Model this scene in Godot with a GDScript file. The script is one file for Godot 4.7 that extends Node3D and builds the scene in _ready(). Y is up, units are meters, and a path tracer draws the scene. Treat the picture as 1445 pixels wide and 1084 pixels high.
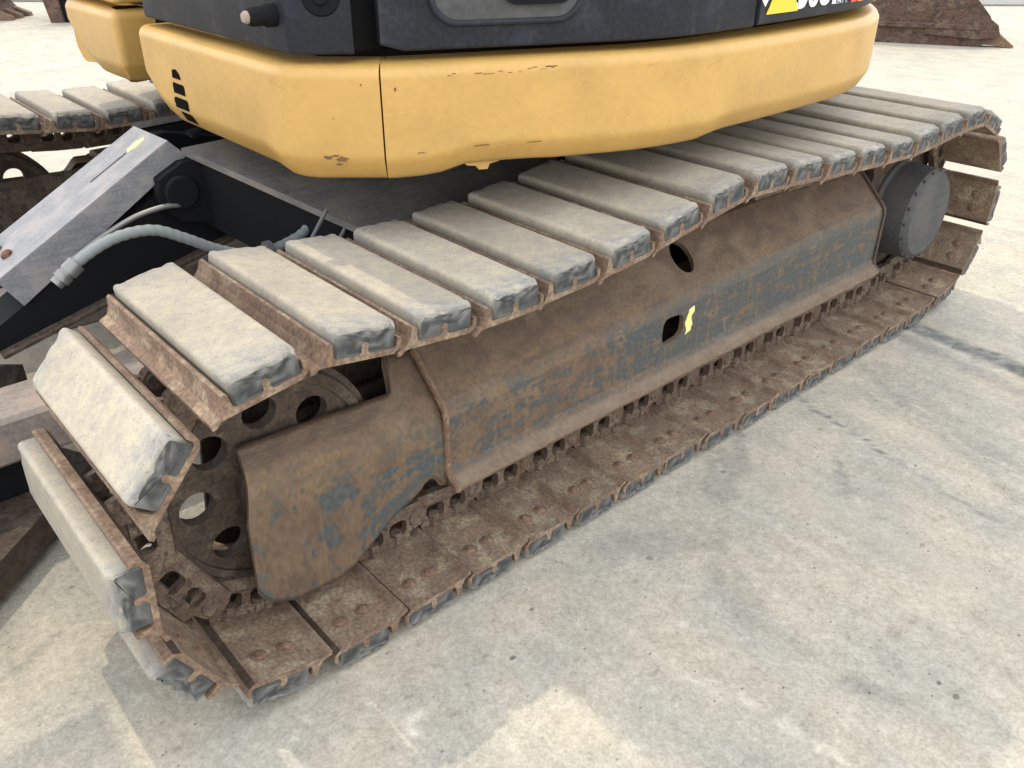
extends Node3D

# ---------------------------------------------------------------- helpers
var counts := {}
var M := {}
var ex: Node3D
const BASE := Vector3(1.47, 0, -1.16)
const PITCH := 0.154

func numbered(parent: Node, called: String) -> String:
	var k := str(parent.get_instance_id()) + called
	var n: int = counts.get(k, 0)
	counts[k] = n + 1
	return called if n == 0 else "%s_%03d" % [called, n]

func node(called: String, mesh: Mesh, mat: Material, parent: Node, xf := Transform3D()) -> MeshInstance3D:
	var o := MeshInstance3D.new()
	o.name = numbered(parent, called)
	o.mesh = mesh
	o.material_override = mat
	o.transform = xf
	o.cast_shadow = GeometryInstance3D.SHADOW_CASTING_SETTING_ON
	parent.add_child(o, true)
	return o

# a part of the excavator, given in world space
func part(called: String, mesh: Mesh, mat: Material, xf := Transform3D()) -> MeshInstance3D:
	return node(called, mesh, mat, ex, Transform3D(Basis(), -BASE) * xf)

func thing(called: String, label: String, category: String, at := Vector3.ZERO) -> Node3D:
	var o := Node3D.new()
	o.name = numbered(self, called)
	o.position = at
	o.set_meta("label", label)
	o.set_meta("category", category)
	add_child(o, true)
	return o

func begin() -> SurfaceTool:
	var st := SurfaceTool.new()
	st.begin(Mesh.PRIMITIVE_TRIANGLES)
	st.set_color(Color.WHITE)
	st.set_uv(Vector2.ZERO)
	return st

func done(st: SurfaceTool) -> ArrayMesh:
	st.generate_normals()
	return st.commit()

func smooth(st: SurfaceTool, on: bool) -> void:
	st.set_smooth_group(1 if on else -1)

func tri(st: SurfaceTool, a: Vector3, b: Vector3, c: Vector3) -> void: # counter-clockwise from outside
	st.add_vertex(a); st.add_vertex(c); st.add_vertex(b)

func quad(st: SurfaceTool, a: Vector3, b: Vector3, c: Vector3, d: Vector3) -> void:
	tri(st, a, b, c); tri(st, a, c, d)

func cquad(st: SurfaceTool, p: Array, col: Array) -> void:
	for k in [0, 2, 1, 0, 3, 2]:
		st.set_color(col[k]); st.add_vertex(p[k])

func uquad(st: SurfaceTool, p: Array, uv: Array) -> void:
	for k in [0, 2, 1, 0, 3, 2]:
		st.set_uv(uv[k]); st.add_vertex(p[k])

func area2(p: PackedVector2Array) -> float:
	var s := 0.0
	for i in p.size():
		var q := p[(i + 1) % p.size()]
		s += p[i].x * q.y - q.x * p[i].y
	return s

func ccw(p: PackedVector2Array) -> PackedVector2Array:
	var q := p.duplicate()
	if area2(q) < 0: q.reverse()
	return q

func circle(c: Vector2, r: float, n: int, a0 := 0.0) -> PackedVector2Array:
	var p := PackedVector2Array()
	for i in n:
		p.append(c + Vector2.from_angle(a0 + TAU * i / n) * r)
	return p

func rrect(c: Vector2, w: float, h: float, r: float, n := 4) -> PackedVector2Array:
	var p := PackedVector2Array()
	for k in 4:
		var cc: Vector2 = c + Vector2((w / 2 - r) * [1, -1, -1, 1][k], (h / 2 - r) * [1, 1, -1, -1][k])
		for i in n + 1:
			p.append(cc + Vector2.from_angle(PI / 2 * k + PI / 2 * i / n) * r)
	return p

# joins holes to the outline by hairline bridges
func bridged(outer: PackedVector2Array, holes: Array) -> PackedVector2Array:
	var p := ccw(outer)
	var hs := holes.duplicate()
	for h0 in hs:
		var h: PackedVector2Array = ccw(h0)
		h.reverse()
		var best := 1e9
		var bi := 0
		var bj := 0
		for i in p.size():
			for j in h.size():
				var d := p[i].distance_squared_to(h[j])
				if d < best:
					best = d; bi = i; bj = j
		var dir := (h[bj] - p[bi]).normalized()
		var off := Vector2(-dir.y, dir.x) * 0.00012
		var q := PackedVector2Array()
		for i in bi: q.append(p[i])
		q.append(p[bi] + off)
		for j in h.size():
			var v := h[(bj + j) % h.size()]
			q.append(v + off if j == 0 else v)
		q.append(h[bj] - off)
		q.append(p[bi] - off)
		for i in range(bi + 1, p.size()): q.append(p[i])
		p = q
	return p

func triangles(p: PackedVector2Array) -> PackedInt32Array:
	var t := Geometry2D.triangulate_polygon(p)
	if t.is_empty(): push_warning("triangulation failed for %d points" % p.size())
	for k in range(0, t.size(), 3):
		var a := p[t[k]]; var b := p[t[k + 1]]; var c := p[t[k + 2]]
		if (b - a).cross(c - a) < 0:
			var s := t[k + 1]; t[k + 1] = t[k + 2]; t[k + 2] = s
	return t

# a flat plate with holes between z0 and z1; zf may bend both faces by x
func plate(st: SurfaceTool, outer: PackedVector2Array, holes: Array, z0: float, z1: float, xf := Transform3D(), rim_smooth := false, zf = null) -> void:
	var full := bridged(outer, holes)
	var t := triangles(full)
	var lo := func(v: Vector2) -> Vector3: return xf * Vector3(v.x, v.y, z0 if zf == null else zf.call(v, 0))
	var hi := func(v: Vector2) -> Vector3: return xf * Vector3(v.x, v.y, z1 if zf == null else zf.call(v, 1))
	smooth(st, false)
	for k in range(0, t.size(), 3):
		tri(st, hi.call(full[t[k]]), hi.call(full[t[k + 1]]), hi.call(full[t[k + 2]]))
		tri(st, lo.call(full[t[k]]), lo.call(full[t[k + 2]]), lo.call(full[t[k + 1]]))
	smooth(st, rim_smooth)
	var loops: Array = [ccw(outer)]
	for h in holes:
		var r: PackedVector2Array = ccw(h)
		r.reverse()
		loops.append(r)
	for l in loops:
		for i in l.size():
			var a: Vector2 = l[i]; var b: Vector2 = l[(i + 1) % l.size()]
			quad(st, lo.call(a), lo.call(b), hi.call(b), hi.call(a))

func extrude(st: SurfaceTool, pts: PackedVector2Array, z0: float, z1: float, xf := Transform3D(), rim_smooth := false) -> void:
	plate(st, pts, [], z0, z1, xf, rim_smooth)

# box with chamfered edges
func box(st: SurfaceTool, size: Vector3, xf := Transform3D(), ch := 0.004) -> void:
	var h := size / 2
	var c: float = min(ch, min(h.x, min(h.y, h.z)) * 0.9)
	smooth(st, false)
	var f := func(ax: int, s: float, u: float, v: float) -> Vector3:
		var p := Vector3.ZERO
		var b := (ax + 1) % 3; var d := (ax + 2) % 3
		p[ax] = h[ax] * s
		p[b] = (h[b] - c) * u
		p[d] = (h[d] - c) * v
		return xf * p
	for ax in 3:
		for s in [-1.0, 1.0]:
			if s > 0: quad(st, f.call(ax, s, -1, -1), f.call(ax, s, 1, -1), f.call(ax, s, 1, 1), f.call(ax, s, -1, 1))
			else: quad(st, f.call(ax, s, -1, 1), f.call(ax, s, 1, 1), f.call(ax, s, 1, -1), f.call(ax, s, -1, -1))
	for ax in 3:
		var b := (ax + 1) % 3; var d := (ax + 2) % 3
		for sb in [-1.0, 1.0]:
			for sd in [-1.0, 1.0]:
				var p0 := Vector3.ZERO; p0[ax] = -(h[ax] - c); p0[b] = h[b] * sb; p0[d] = (h[d] - c) * sd
				var p1 := p0; p1[ax] = h[ax] - c
				var q0 := Vector3.ZERO; q0[ax] = -(h[ax] - c); q0[b] = (h[b] - c) * sb; q0[d] = h[d] * sd
				var q1 := q0; q1[ax] = h[ax] - c
				if sb * sd > 0: quad(st, xf * p0, xf * p1, xf * q1, xf * q0) if false else quad(st, xf * q0, xf * p0, xf * p1, xf * q1)
				else: quad(st, xf * p0, xf * q0, xf * q1, xf * p1)
	for sx in [-1.0, 1.0]:
		for sy in [-1.0, 1.0]:
			for sz in [-1.0, 1.0]:
				var s := Vector3(sx, sy, sz)
				var a := (h - Vector3(0, c, c)) * s; var bb := (h - Vector3(c, 0, c)) * s; var cc := (h - Vector3(c, c, 0)) * s
				if sx * sy * sz > 0: tri(st, xf * a, xf * bb, xf * cc)
				else: tri(st, xf * a, xf * cc, xf * bb)

func boxat(st: SurfaceTool, a: Vector3, b: Vector3, ch := 0.004) -> void:
	box(st, (b - a).abs(), Transform3D(Basis(), (a + b) / 2), ch)

# revolve (radius, height) about local z
func lathe(st: SurfaceTool, prof: Array, n: int, xf := Transform3D(), is_smooth := true) -> void:
	for k in prof.size() - 1:
		var a: Vector2 = prof[k]; var b: Vector2 = prof[k + 1]
		# curved walls are smooth, flat rings are not
		st.set_smooth_group((2 + k) if is_smooth and absf(b.y - a.y) > 1e-6 else -1)
		for i in n:
			var u := Vector2.from_angle(TAU * i / n); var w := Vector2.from_angle(TAU * (i + 1) / n)
			var p0 := xf * Vector3(u.x * a.x, u.y * a.x, a.y); var p1 := xf * Vector3(w.x * a.x, w.y * a.x, a.y)
			var q0 := xf * Vector3(u.x * b.x, u.y * b.x, b.y); var q1 := xf * Vector3(w.x * b.x, w.y * b.x, b.y)
			if a.x < 1e-6: tri(st, p0, q1, q0)
			elif b.x < 1e-6: tri(st, p0, p1, q0)
			else: quad(st, p0, p1, q1, q0)

func tube(st: SurfaceTool, pts: Array, r: float, sides := 12, ripple := 0.0, turns := 0.0) -> void:
	smooth(st, true)
	var up := Vector3(0.13, 0.9, 0.4).normalized()
	var rings := []
	var along := 0.0
	for i in pts.size():
		var d: Vector3 = (pts[min(i + 1, pts.size() - 1)] - pts[max(i - 1, 0)]).normalized()
		if i > 0: along += pts[i].distance_to(pts[i - 1])
		var s := d.cross(up).normalized()
		var u := s.cross(d).normalized()
		up = u
		var ring := []
		for k in sides:
			var a := TAU * k / sides
			var rr := r + ripple * (0.5 + 0.5 * sin(a + along * turns))
			ring.append(pts[i] + (s * cos(a) + u * sin(a)) * rr)
		rings.append(ring)
	for i in pts.size() - 1:
		for k in sides:
			var k2 := (k + 1) % sides
			quad(st, rings[i][k], rings[i + 1][k], rings[i + 1][k2], rings[i][k2])
	smooth(st, false)
	for k in sides:
		tri(st, pts[0], rings[0][k], rings[0][(k + 1) % sides])
		var e := pts.size() - 1
		tri(st, pts[e], rings[e][(k + 1) % sides], rings[e][k])

func spline(p: Array, n: int) -> Array:
	var out := []
	for i in p.size() - 1:
		var a: Vector3 = p[max(i - 1, 0)]; var b: Vector3 = p[i]; var c: Vector3 = p[i + 1]; var d: Vector3 = p[min(i + 2, p.size() - 1)]
		for k in n:
			out.append(b.cubic_interpolate(c, a, d, float(k) / n))
	out.append(p[p.size() - 1])
	return out

# ---------------------------------------------------------------- computed textures
func noise(w: int, h: int, freq: float, sd: int, oct := 4, kind := FastNoiseLite.TYPE_SIMPLEX_SMOOTH) -> PackedByteArray:
	var f := FastNoiseLite.new()
	f.seed = sd; f.frequency = freq; f.noise_type = kind
	f.fractal_type = FastNoiseLite.FRACTAL_FBM if oct > 1 else FastNoiseLite.FRACTAL_NONE
	f.fractal_octaves = oct
	var im := f.get_seamless_image(w, h)
	im.convert(Image.FORMAT_L8)
	return im.get_data()

func streaks(w: int, h: int, fx: int, fy: int, freq: float, sd: int) -> PackedByteArray:
	var f := FastNoiseLite.new()
	f.seed = sd; f.frequency = freq; f.fractal_octaves = 3
	var im := f.get_seamless_image(w / fx, h / fy)
	im.convert(Image.FORMAT_L8)
	im.resize(w, h, Image.INTERPOLATE_CUBIC)
	return im.get_data()

func sst(a: float, b: float, x: float) -> float:
	var t := clampf((x - a) / (b - a), 0, 1)
	return t * t * (3 - 2 * t)

func image3(w: int, h: int, d: PackedByteArray) -> Image:
	var im := Image.create_from_data(w, h, false, Image.FORMAT_RGB8, d)
	return im

func tex(im: Image) -> ImageTexture:
	im.generate_mipmaps()
	return ImageTexture.create_from_image(im)

func gray_tex(w: int, h: int, d: PackedByteArray) -> ImageTexture:
	return tex(Image.create_from_data(w, h, false, Image.FORMAT_L8, d))

func put(d: PackedByteArray, i: int, c: Vector3) -> void:
	d[i] = int(clampf(c.x, 0, 255)); d[i + 1] = int(clampf(c.y, 0, 255)); d[i + 2] = int(clampf(c.z, 0, 255))

func concrete_image() -> Image:
	var n := 2048
	var a := noise(n, n, 0.004, 11, 4)
	var b := noise(n, n, 0.06, 12, 3)
	var c := noise(n, n, 0.022, 13, 3)
	var s := streaks(n, n, 2, 14, 0.03, 14)
	var e := noise(n, n, 0.16, 15, 2)
	var d := PackedByteArray(); d.resize(n * n * 3)
	for i in n * n:
		var v := 195.0 + (a[i] - 128) * 0.08 + (b[i] - 128) * 0.11 + (c[i] - 128) * 0.05 + (e[i] - 128) * 0.13 + (s[i] - 128) * 0.06
		if c[i] + b[i] * 0.3 < 92: v -= (92 - c[i] - b[i] * 0.3) * 0.28
		if c[i] > 180: v += (c[i] - 180) * 0.15
		var warm := (a[i] - 128) * 0.035
		var j := i * 3
		d[j] = int(clampf(v + 2 + warm, 0, 255)); d[j + 1] = int(clampf(v - 6, 0, 255)); d[j + 2] = int(clampf(v - 23 - warm, 0, 255))
	var im := image3(n, n, d)
	var rng := RandomNumberGenerator.new(); rng.seed = 5
	for k in 1300: # small pits and bits of grit
		var x := rng.randi_range(4, n - 12); var y := rng.randi_range(4, n - 12)
		var r := rng.randf_range(0.8, 2.4) if rng.randf() < 0.93 else rng.randf_range(3, 6)
		var dark := rng.randf_range(0.55, 0.85)
		for yy in range(-6, 7):
			for xx in range(-6, 7):
				var q := sqrt(xx * xx * 0.7 + yy * yy * 1.3)
				if q < r and x + xx >= 0 and x + xx < n and y + yy >= 0 and y + yy < n:
					var p := im.get_pixel(x + xx, y + yy)
					im.set_pixel(x + xx, y + yy, p.lerp(p * dark, 1 - q / r * 0.5))
	return im

func rust_image(contrast := 1.0) -> Image:
	var n := 1024
	var a := noise(n, n, 0.006, 21, 5)
	var b := noise(n, n, 0.05, 22, 3)
	var c := noise(n, n, 0.016, 23, 4)
	var d := PackedByteArray(); d.resize(n * n * 3)
	var brown := Vector3(176, 154, 136); var dust := Vector3(205, 190, 168); var dark := Vector3(120, 106, 100); var orange := Vector3(188, 132, 92)
	for i in n * n:
		var k := brown.lerp(dust, sst(118, 190, a[i]))
		k = k.lerp(dark, sst(135, 205, c[i]) * 0.75 * contrast)
		k = k.lerp(orange, sst(160, 215, 0.55 * b[i] + 0.45 * (255 - a[i])) * 0.7 * contrast)
		k *= 0.9 + (b[i] - 128) * 0.0016
		put(d, i * 3, k)
	return image3(n, n, d)

# track frame: rust with what is left of the blue-grey paint, rubbed in long streaks. u runs along the frame, v from the foot lip up
func frame_image() -> Image:
	var w := 2048; var h := 512
	var a := noise(w, h, 0.014, 31, 5)
	var q := noise(w, h, 0.035, 37, 5)
	var b := noise(w, h, 0.07, 32, 3)
	var s := streaks(w, h, 6, 1, 0.03, 33)
	var s2 := streaks(w, h, 14, 1, 0.05, 35)
	var c := noise(w, h, 0.004, 34, 3)
	var v2 := streaks(w, h, 1, 10, 0.03, 36)
	var d := PackedByteArray(); d.resize(w * h * 3)
	var rust := Vector3(130, 107, 86); var rust2 := Vector3(108, 88, 72); var ochre := Vector3(148, 120, 84); var paint := Vector3(86, 95, 98); var dust := Vector3(172, 152, 128)
	for y in h:
		var v := 1.0 - float(y) / h
		# paint survives on the upright face (v 0.16..0.46), rust and dirt on the slope
		var zone := sst(0.10, 0.20, v) * (1 - sst(0.40, 0.52, v))
		for x in w:
			var i := y * w + x
			var u := float(x) / w
			var k := rust.lerp(rust2, sst(85, 175, a[i]) * 0.7)
			k = k.lerp(dust, sst(140, 205, c[i]) * 0.35 * (0.4 + v))
			var och := sst(0.36, 0.44, v) * (1 - sst(0.50, 0.60, v))
			k = k.lerp(ochre, och * sst(95, 165, q[i] * 0.5 + s[i] * 0.5) * 0.8)
			k = k.lerp(rust2, sst(135, 185, q[i]) * 0.4 * (1.0 - 0.6 * sst(0.45, 0.55, v)))
			var wear := 0.24 * s[i] + 0.28 * a[i] + 0.16 * s2[i] + 0.32 * q[i]
			var bias := 8.0 * sin(u * 9.0 + 0.8) + 26.0 * sst(0.36, 0.5, u) - 22.0 * (1 - sst(0.06, 0.2, u)) + 9.0 * sst(0.26, 0.18, v)
			var pt := zone * sst(122, 138, wear + bias)
			k = k.lerp(paint + Vector3.ONE * (b[i] - 128) * 0.05, pt * clampf(0.78 + (s2[i] - 128) * 0.004, 0.45, 0.92))
			var run := sst(165, 200, v2[i]) * zone * 0.4
			k = k.lerp(ochre, run)
			k = k.lerp(dust, 0.75 * (1 - sst(0.115, 0.15, v)) * sst(0.07, 0.09, v) * clampf(0.75 + (a[i] - 128) * 0.004, 0, 1))
			k += Vector3(1.0, 0.97, 0.9) * (b[i] - 128) * 0.09
			put(d, i * 3, k)
	return image3(w, h, d)

func pad_image() -> Image:
	var w := 1024
	var a := noise(w, w, 0.008, 41, 4)
	var b := noise(w, w, 0.05, 42, 4)
	var c := noise(w, w, 0.02, 43, 3)
	var e := noise(w, w, 0.11, 44, 2)
	var d := PackedByteArray(); d.resize(w * w * 3)
	for i in w * w:
		var v := 230.0 + (e[i] - 128) * 0.16 + (a[i] - 128) * 0.10 + (b[i] - 128) * 0.05 + (c[i] - 128) * 0.06
		if b[i] < 60: v -= (60 - b[i]) * 1.6
		if c[i] < 44: v -= (44 - c[i]) * 1.0
		var j := i * 3
		d[j] = int(clampf(v, 0, 255)); d[j + 1] = int(clampf(v - 1, 0, 255)); d[j + 2] = int(clampf(v - 4 - (a[i] - 128) * 0.07, 0, 255))
	var im := image3(w, w, d)
	var rng := RandomNumberGenerator.new(); rng.seed = 77
	for k in 22: # cracks
		var p := Vector2(rng.randf_range(0, w), rng.randf_range(0, w))
		var ang := rng.randf_range(0, TAU)
		for q in rng.randi_range(20, 90):
			ang += rng.randf_range(-0.45, 0.45)
			p += Vector2.from_angle(ang) * 1.6
			for o in [Vector2i.ZERO, Vector2i(1, 0), Vector2i(0, 1), Vector2i(1, 1), Vector2i(2, 1)]:
				var t := Vector2i(posmod(int(p.x) + o.x, w), posmod(int(p.y) + o.y, w))
				im.set_pixel(t.x, t.y, im.get_pixel(t.x, t.y) * (0.80 if o == Vector2i.ZERO else 0.88))
	return im

func yellow_image() -> Image:
	var w := 1024
	var a := noise(w, w, 0.004, 51, 4)
	var b := noise(w, w, 0.04, 52, 3)
	var d := PackedByteArray(); d.resize(w * w * 3)
	for i in w * w:
		var f := 1.0 + (a[i] - 128) * 0.0005 + (b[i] - 128) * 0.00025
		var dirt := sst(165, 225, a[i]) * 0.12 + sst(178, 215, b[i]) * 0.12
		var k := (Vector3(186, 148, 82) * f).lerp(Vector3(160, 130, 90), dirt)
		put(d, i * 3, k)
	var im := image3(w, w, d)
	var rng := RandomNumberGenerator.new(); rng.seed = 9
	for k in 34: # fine scuffs
		var p := Vector2(rng.randf_range(0, w), rng.randf_range(0, w))
		var ang := rng.randf_range(-0.35, 0.35)
		var tone := Color(0.42, 0.28, 0.17) if rng.randf() < 0.4 else Color(0.88, 0.74, 0.47)
		for q in rng.randi_range(8, 60):
			p += Vector2.from_angle(ang)
			im.set_pixel(posmod(int(p.x), w), posmod(int(p.y), w), im.get_pixel(posmod(int(p.x), w), posmod(int(p.y), w)).lerp(tone, rng.randf_range(0.2, 0.6)))
	for k in 16: # chips
		var p := Vector2i(rng.randi_range(0, w - 8), rng.randi_range(0, w - 8))
		for q in rng.randi_range(2, 9):
			im.set_pixel(p.x + rng.randi_range(0, 3), p.y + rng.randi_range(0, 2), Color(0.36, 0.23, 0.14))
	return im

func black_image() -> Image:
	var w := 1024
	var a := noise(w, w, 0.005, 61, 4)
	var s := streaks(w, w, 1, 24, 0.012, 62)
	var b := noise(w, w, 0.06, 63, 2)
	var d := PackedByteArray(); d.resize(w * w * 3)
	for i in w * w:
		var k := Vector3(58, 60, 66)
		k = k.lerp(Vector3(108, 101, 92), sst(150, 220, s[i] * 0.7 + a[i] * 0.3) * 0.55)
		k = k.lerp(Vector3(74, 79, 90), sst(120, 190, a[i]) * 0.6)
		k += Vector3.ONE * (b[i] - 128) * 0.07
		put(d, i * 3, k)
	return image3(w, w, d)

func grey_image() -> Image:
	var w := 512
	var a := noise(w, w, 0.008, 71, 4)
	var s := streaks(w, w, 16, 1, 0.06, 72)
	var b := noise(w, w, 0.07, 73, 2)
	var d := PackedByteArray(); d.resize(w * w * 3)
	for i in w * w:
		var v := 146.0 + (s[i] - 128) * 0.07 + (b[i] - 128) * 0.10 + (a[i] - 128) * 0.1
		var k := Vector3(v + 1, v + 1, v + 3).lerp(Vector3(172, 160, 152), sst(130, 200, a[i]) * 0.5)
		put(d, i * 3, k)
	return image3(w, w, d)

func mat(called: String, albedo: Color, rough: float, metal := 0.0) -> StandardMaterial3D:
	var m := StandardMaterial3D.new()
	m.resource_name = called
	m.albedo_color = albedo.linear_to_srgb()
	m.roughness = rough
	m.metallic = metal
	M[called] = m
	return m

func tri_tex(m: StandardMaterial3D, t: Texture2D, metres: float, world := true) -> void:
	m.albedo_texture = t
	m.uv1_triplanar = true
	m.uv1_world_triplanar = world
	m.uv1_scale = Vector3.ONE / metres
	m.uv1_triplanar_sharpness = 4

func relief(m: StandardMaterial3D, t: Texture2D, cm: float) -> void:
	m.heightmap_enabled = true
	m.heightmap_texture = t
	m.heightmap_scale = cm

func make_materials() -> void:
	var bump := gray_tex(1024, 1024, noise(1024, 1024, 0.03, 81, 5))
	var rust := tex(rust_image())
	var m := mat("concrete", Color(1, 1, 1), 0.95)
	m.vertex_color_use_as_albedo = true
	tri_tex(m, tex(concrete_image()), 2.6)
	m.albedo_color = Color.WHITE
	relief(m, bump, 0.25)
	m = mat("shoe_steel", Color(0.78, 0.78, 0.78), 0.82)
	m.vertex_color_use_as_albedo = true
	tri_tex(m, tex(rust_image(0.35)), 0.55); relief(m, bump, 0.010)
	m = mat("link_steel", Color(0.32, 0.285, 0.255), 0.75)
	tri_tex(m, rust, 0.37); relief(m, bump, 0.02)
	m = mat("dark_rust", Color(0.165, 0.15, 0.135), 0.8)
	tri_tex(m, rust, 0.5); relief(m, bump, 0.02)
	m = mat("bolt_rust", Color(0.44, 0.35, 0.29), 0.85)
	tri_tex(m, rust, 0.2)
	m = mat("bright_rust", Color(0.36, 0.22, 0.17), 0.9)
	tri_tex(m, rust, 0.2)
	m = mat("bucket_rust", Color(0.24, 0.19, 0.18), 0.9)
	tri_tex(m, rust, 1.3); relief(m, bump, 0.8)
	m = mat("rubber", Color(1, 1, 1), 0.9)
	m.vertex_color_use_as_albedo = true
	m.albedo_texture = tex(pad_image())
	m = mat("frame_paint", Color(0.55, 0.545, 0.54), 0.68)
	m.albedo_texture = tex(frame_image())
	relief(m, bump, 0.03)
	m = mat("yellow", Color(1, 1, 1), 0.42)
	tri_tex(m, tex(yellow_image()), 0.9)
	m = mat("black_panel", Color(0.52, 0.54, 0.58), 0.5)
	m.metallic_specular = 0.3
	tri_tex(m, tex(black_image()), 0.8)
	m = mat("black_deep", Color(0.008, 0.008, 0.008), 0.9)
	m.metallic_specular = 0.1
	m = mat("dark_steel", Color(0.008, 0.0085, 0.010), 0.75)
	m.metallic_specular = 0.25
	var grime := tex(grey_image())
	m = mat("grey_deck", Color(0.50, 0.48, 0.44), 0.9)
	tri_tex(m, grime, 0.7)
	m = mat("hub_grey", Color(0.21, 0.215, 0.21), 0.75)
	tri_tex(m, grime, 0.6)
	m = mat("cover_grey", Color(0.73, 0.74, 0.765), 0.6)
	tri_tex(m, grime, 0.35, false)
	relief(m, bump, 0.02)
	m = mat("arm_grey", Color(0.84, 0.71, 0.60), 0.8)
	tri_tex(m, grime, 0.5)
	m = mat("hose_grey", Color(0.19, 0.21, 0.21), 0.6)
	m = mat("steel", Color(0.22, 0.22, 0.21), 0.45, 0.6)
	m = mat("pipe_grey", Color(0.10, 0.105, 0.11), 0.4)
	m = mat("paint_mark", Color(0.74, 0.70, 0.24), 0.8)
	m = mat("pale_mark", Color(0.62, 0.60, 0.28), 0.7)
	m = mat("white", Color(0.8, 0.8, 0.8), 0.45)
	m = mat("grey_print", Color(0.2, 0.21, 0.23), 0.5)
	m = mat("logo_yellow", Color(0.8, 0.52, 0.03), 0.45)
	m = mat("red", Color(0.62, 0.05, 0.03), 0.45)
	m = mat("orange", Color(0.75, 0.2, 0.04), 0.45)
	m = mat("rust_mark", Color(0.15, 0.075, 0.035), 0.85)
	m = mat("glass_dark", Color(0.02, 0.024, 0.03), 0.06)
	m = mat("kerb", Color(0.42, 0.42, 0.41), 0.9)

# ---------------------------------------------------------------- track
var pads: Array[ArrayMesh] = []
var plates: Array[ArrayMesh] = []
var link_mesh: ArrayMesh
var bolt_mesh: ArrayMesh

func make_plate(sd: int) -> ArrayMesh:
	var st := begin()
	var p := PackedVector2Array([Vector2(-0.087, -0.0085), Vector2(-0.080, -0.0075), Vector2(-0.073, -0.001), Vector2(-0.066, 0.0), Vector2(0.0605, 0.0), Vector2(0.072, 0.008), Vector2(0.0745, 0.022), Vector2(0.0725, 0.027), Vector2(0.0675, 0.027), Vector2(0.0655, 0.013), Vector2(0.061, 0.010), Vector2(0.016, 0.010), Vector2(0.012, 0.014), Vector2(0.012, 0.026), Vector2(0.009, 0.030), Vector2(0.003, 0.030), Vector2(0.0, 0.026), Vector2(0.0, 0.014), Vector2(-0.004, 0.010), Vector2(-0.044, 0.010), Vector2(-0.049, 0.014), Vector2(-0.051, 0.034), Vector2(-0.055, 0.038), Vector2(-0.060, 0.036), Vector2(-0.064, 0.018), Vector2(-0.071, 0.005), Vector2(-0.087, -0.0005)])
	var outside := Color(0.60, 0.515, 0.45); var inside := Color(0.74, 0.69, 0.60)
	var t := triangles(p)
	smooth(st, false)
	for z in [-0.225, 0.225]:
		st.set_color(outside)
		for k in range(0, t.size(), 3):
			var v := [p[t[k]], p[t[k + 1]], p[t[k + 2]]]
			if z < 0: v.reverse()
			tri(st, Vector3(v[0].x, v[0].y, z), Vector3(v[1].x, v[1].y, z), Vector3(v[2].x, v[2].y, z))
	var zs := []
	for k in 31: zs.append(-0.225 + 0.015 * k)
	var f := FastNoiseLite.new(); f.seed = sd; f.frequency = 22; f.fractal_octaves = 3
	var tone := 0.92 + 0.05 * (sd % 4)
	for i in p.size():
		var a := p[i]; var b := p[(i + 1) % p.size()]
		var nrm := Vector2(b.y - a.y, a.x - b.x).normalized()
		st.set_color(outside if nrm.y >= -0.5 else (Color(0.58, 0.50, 0.44) if b.x < -0.06 else (Color(0.20, 0.17, 0.145) if b.x > 0.061 else inside)))
		var base := outside if nrm.y >= -0.5 else (Color(0.58, 0.50, 0.44) if b.x < -0.06 else (Color(0.20, 0.17, 0.145) if b.x > 0.061 else inside))
		var cuts := 8 if nrm.y < -0.5 and b.x - a.x > 0.05 else 1
		for c in cuts:
			var p0 := a.lerp(b, float(c) / cuts); var p1 := a.lerp(b, float(c + 1) / cuts)
			for k in zs.size() - 1:
				var vs := [Vector3(p0.x, p0.y, zs[k]), Vector3(p1.x, p1.y, zs[k]), Vector3(p1.x, p1.y, zs[k + 1]), Vector3(p0.x, p0.y, zs[k + 1])]
				for m in [0, 2, 1, 0, 3, 2]:
					var v: Vector3 = vs[m]
					var n := f.get_noise_3dv(v)
					var cc := base * tone * (1 + n * 0.35)
					if cuts > 1: # bare grey steel and caked mud by the outer edge
						cc = cc.lerp(Color(0.36, 0.36, 0.36), clampf(n * 1.6 - 0.1, 0, 0.6) * sst(0.05, 0.2, v.z))
						cc = cc.lerp(Color(0.50, 0.42, 0.34), sst(0.04, 0.062, absf(v.x)) * 0.35)
					st.set_color(cc); st.add_vertex(v)
	return done(st)

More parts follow.
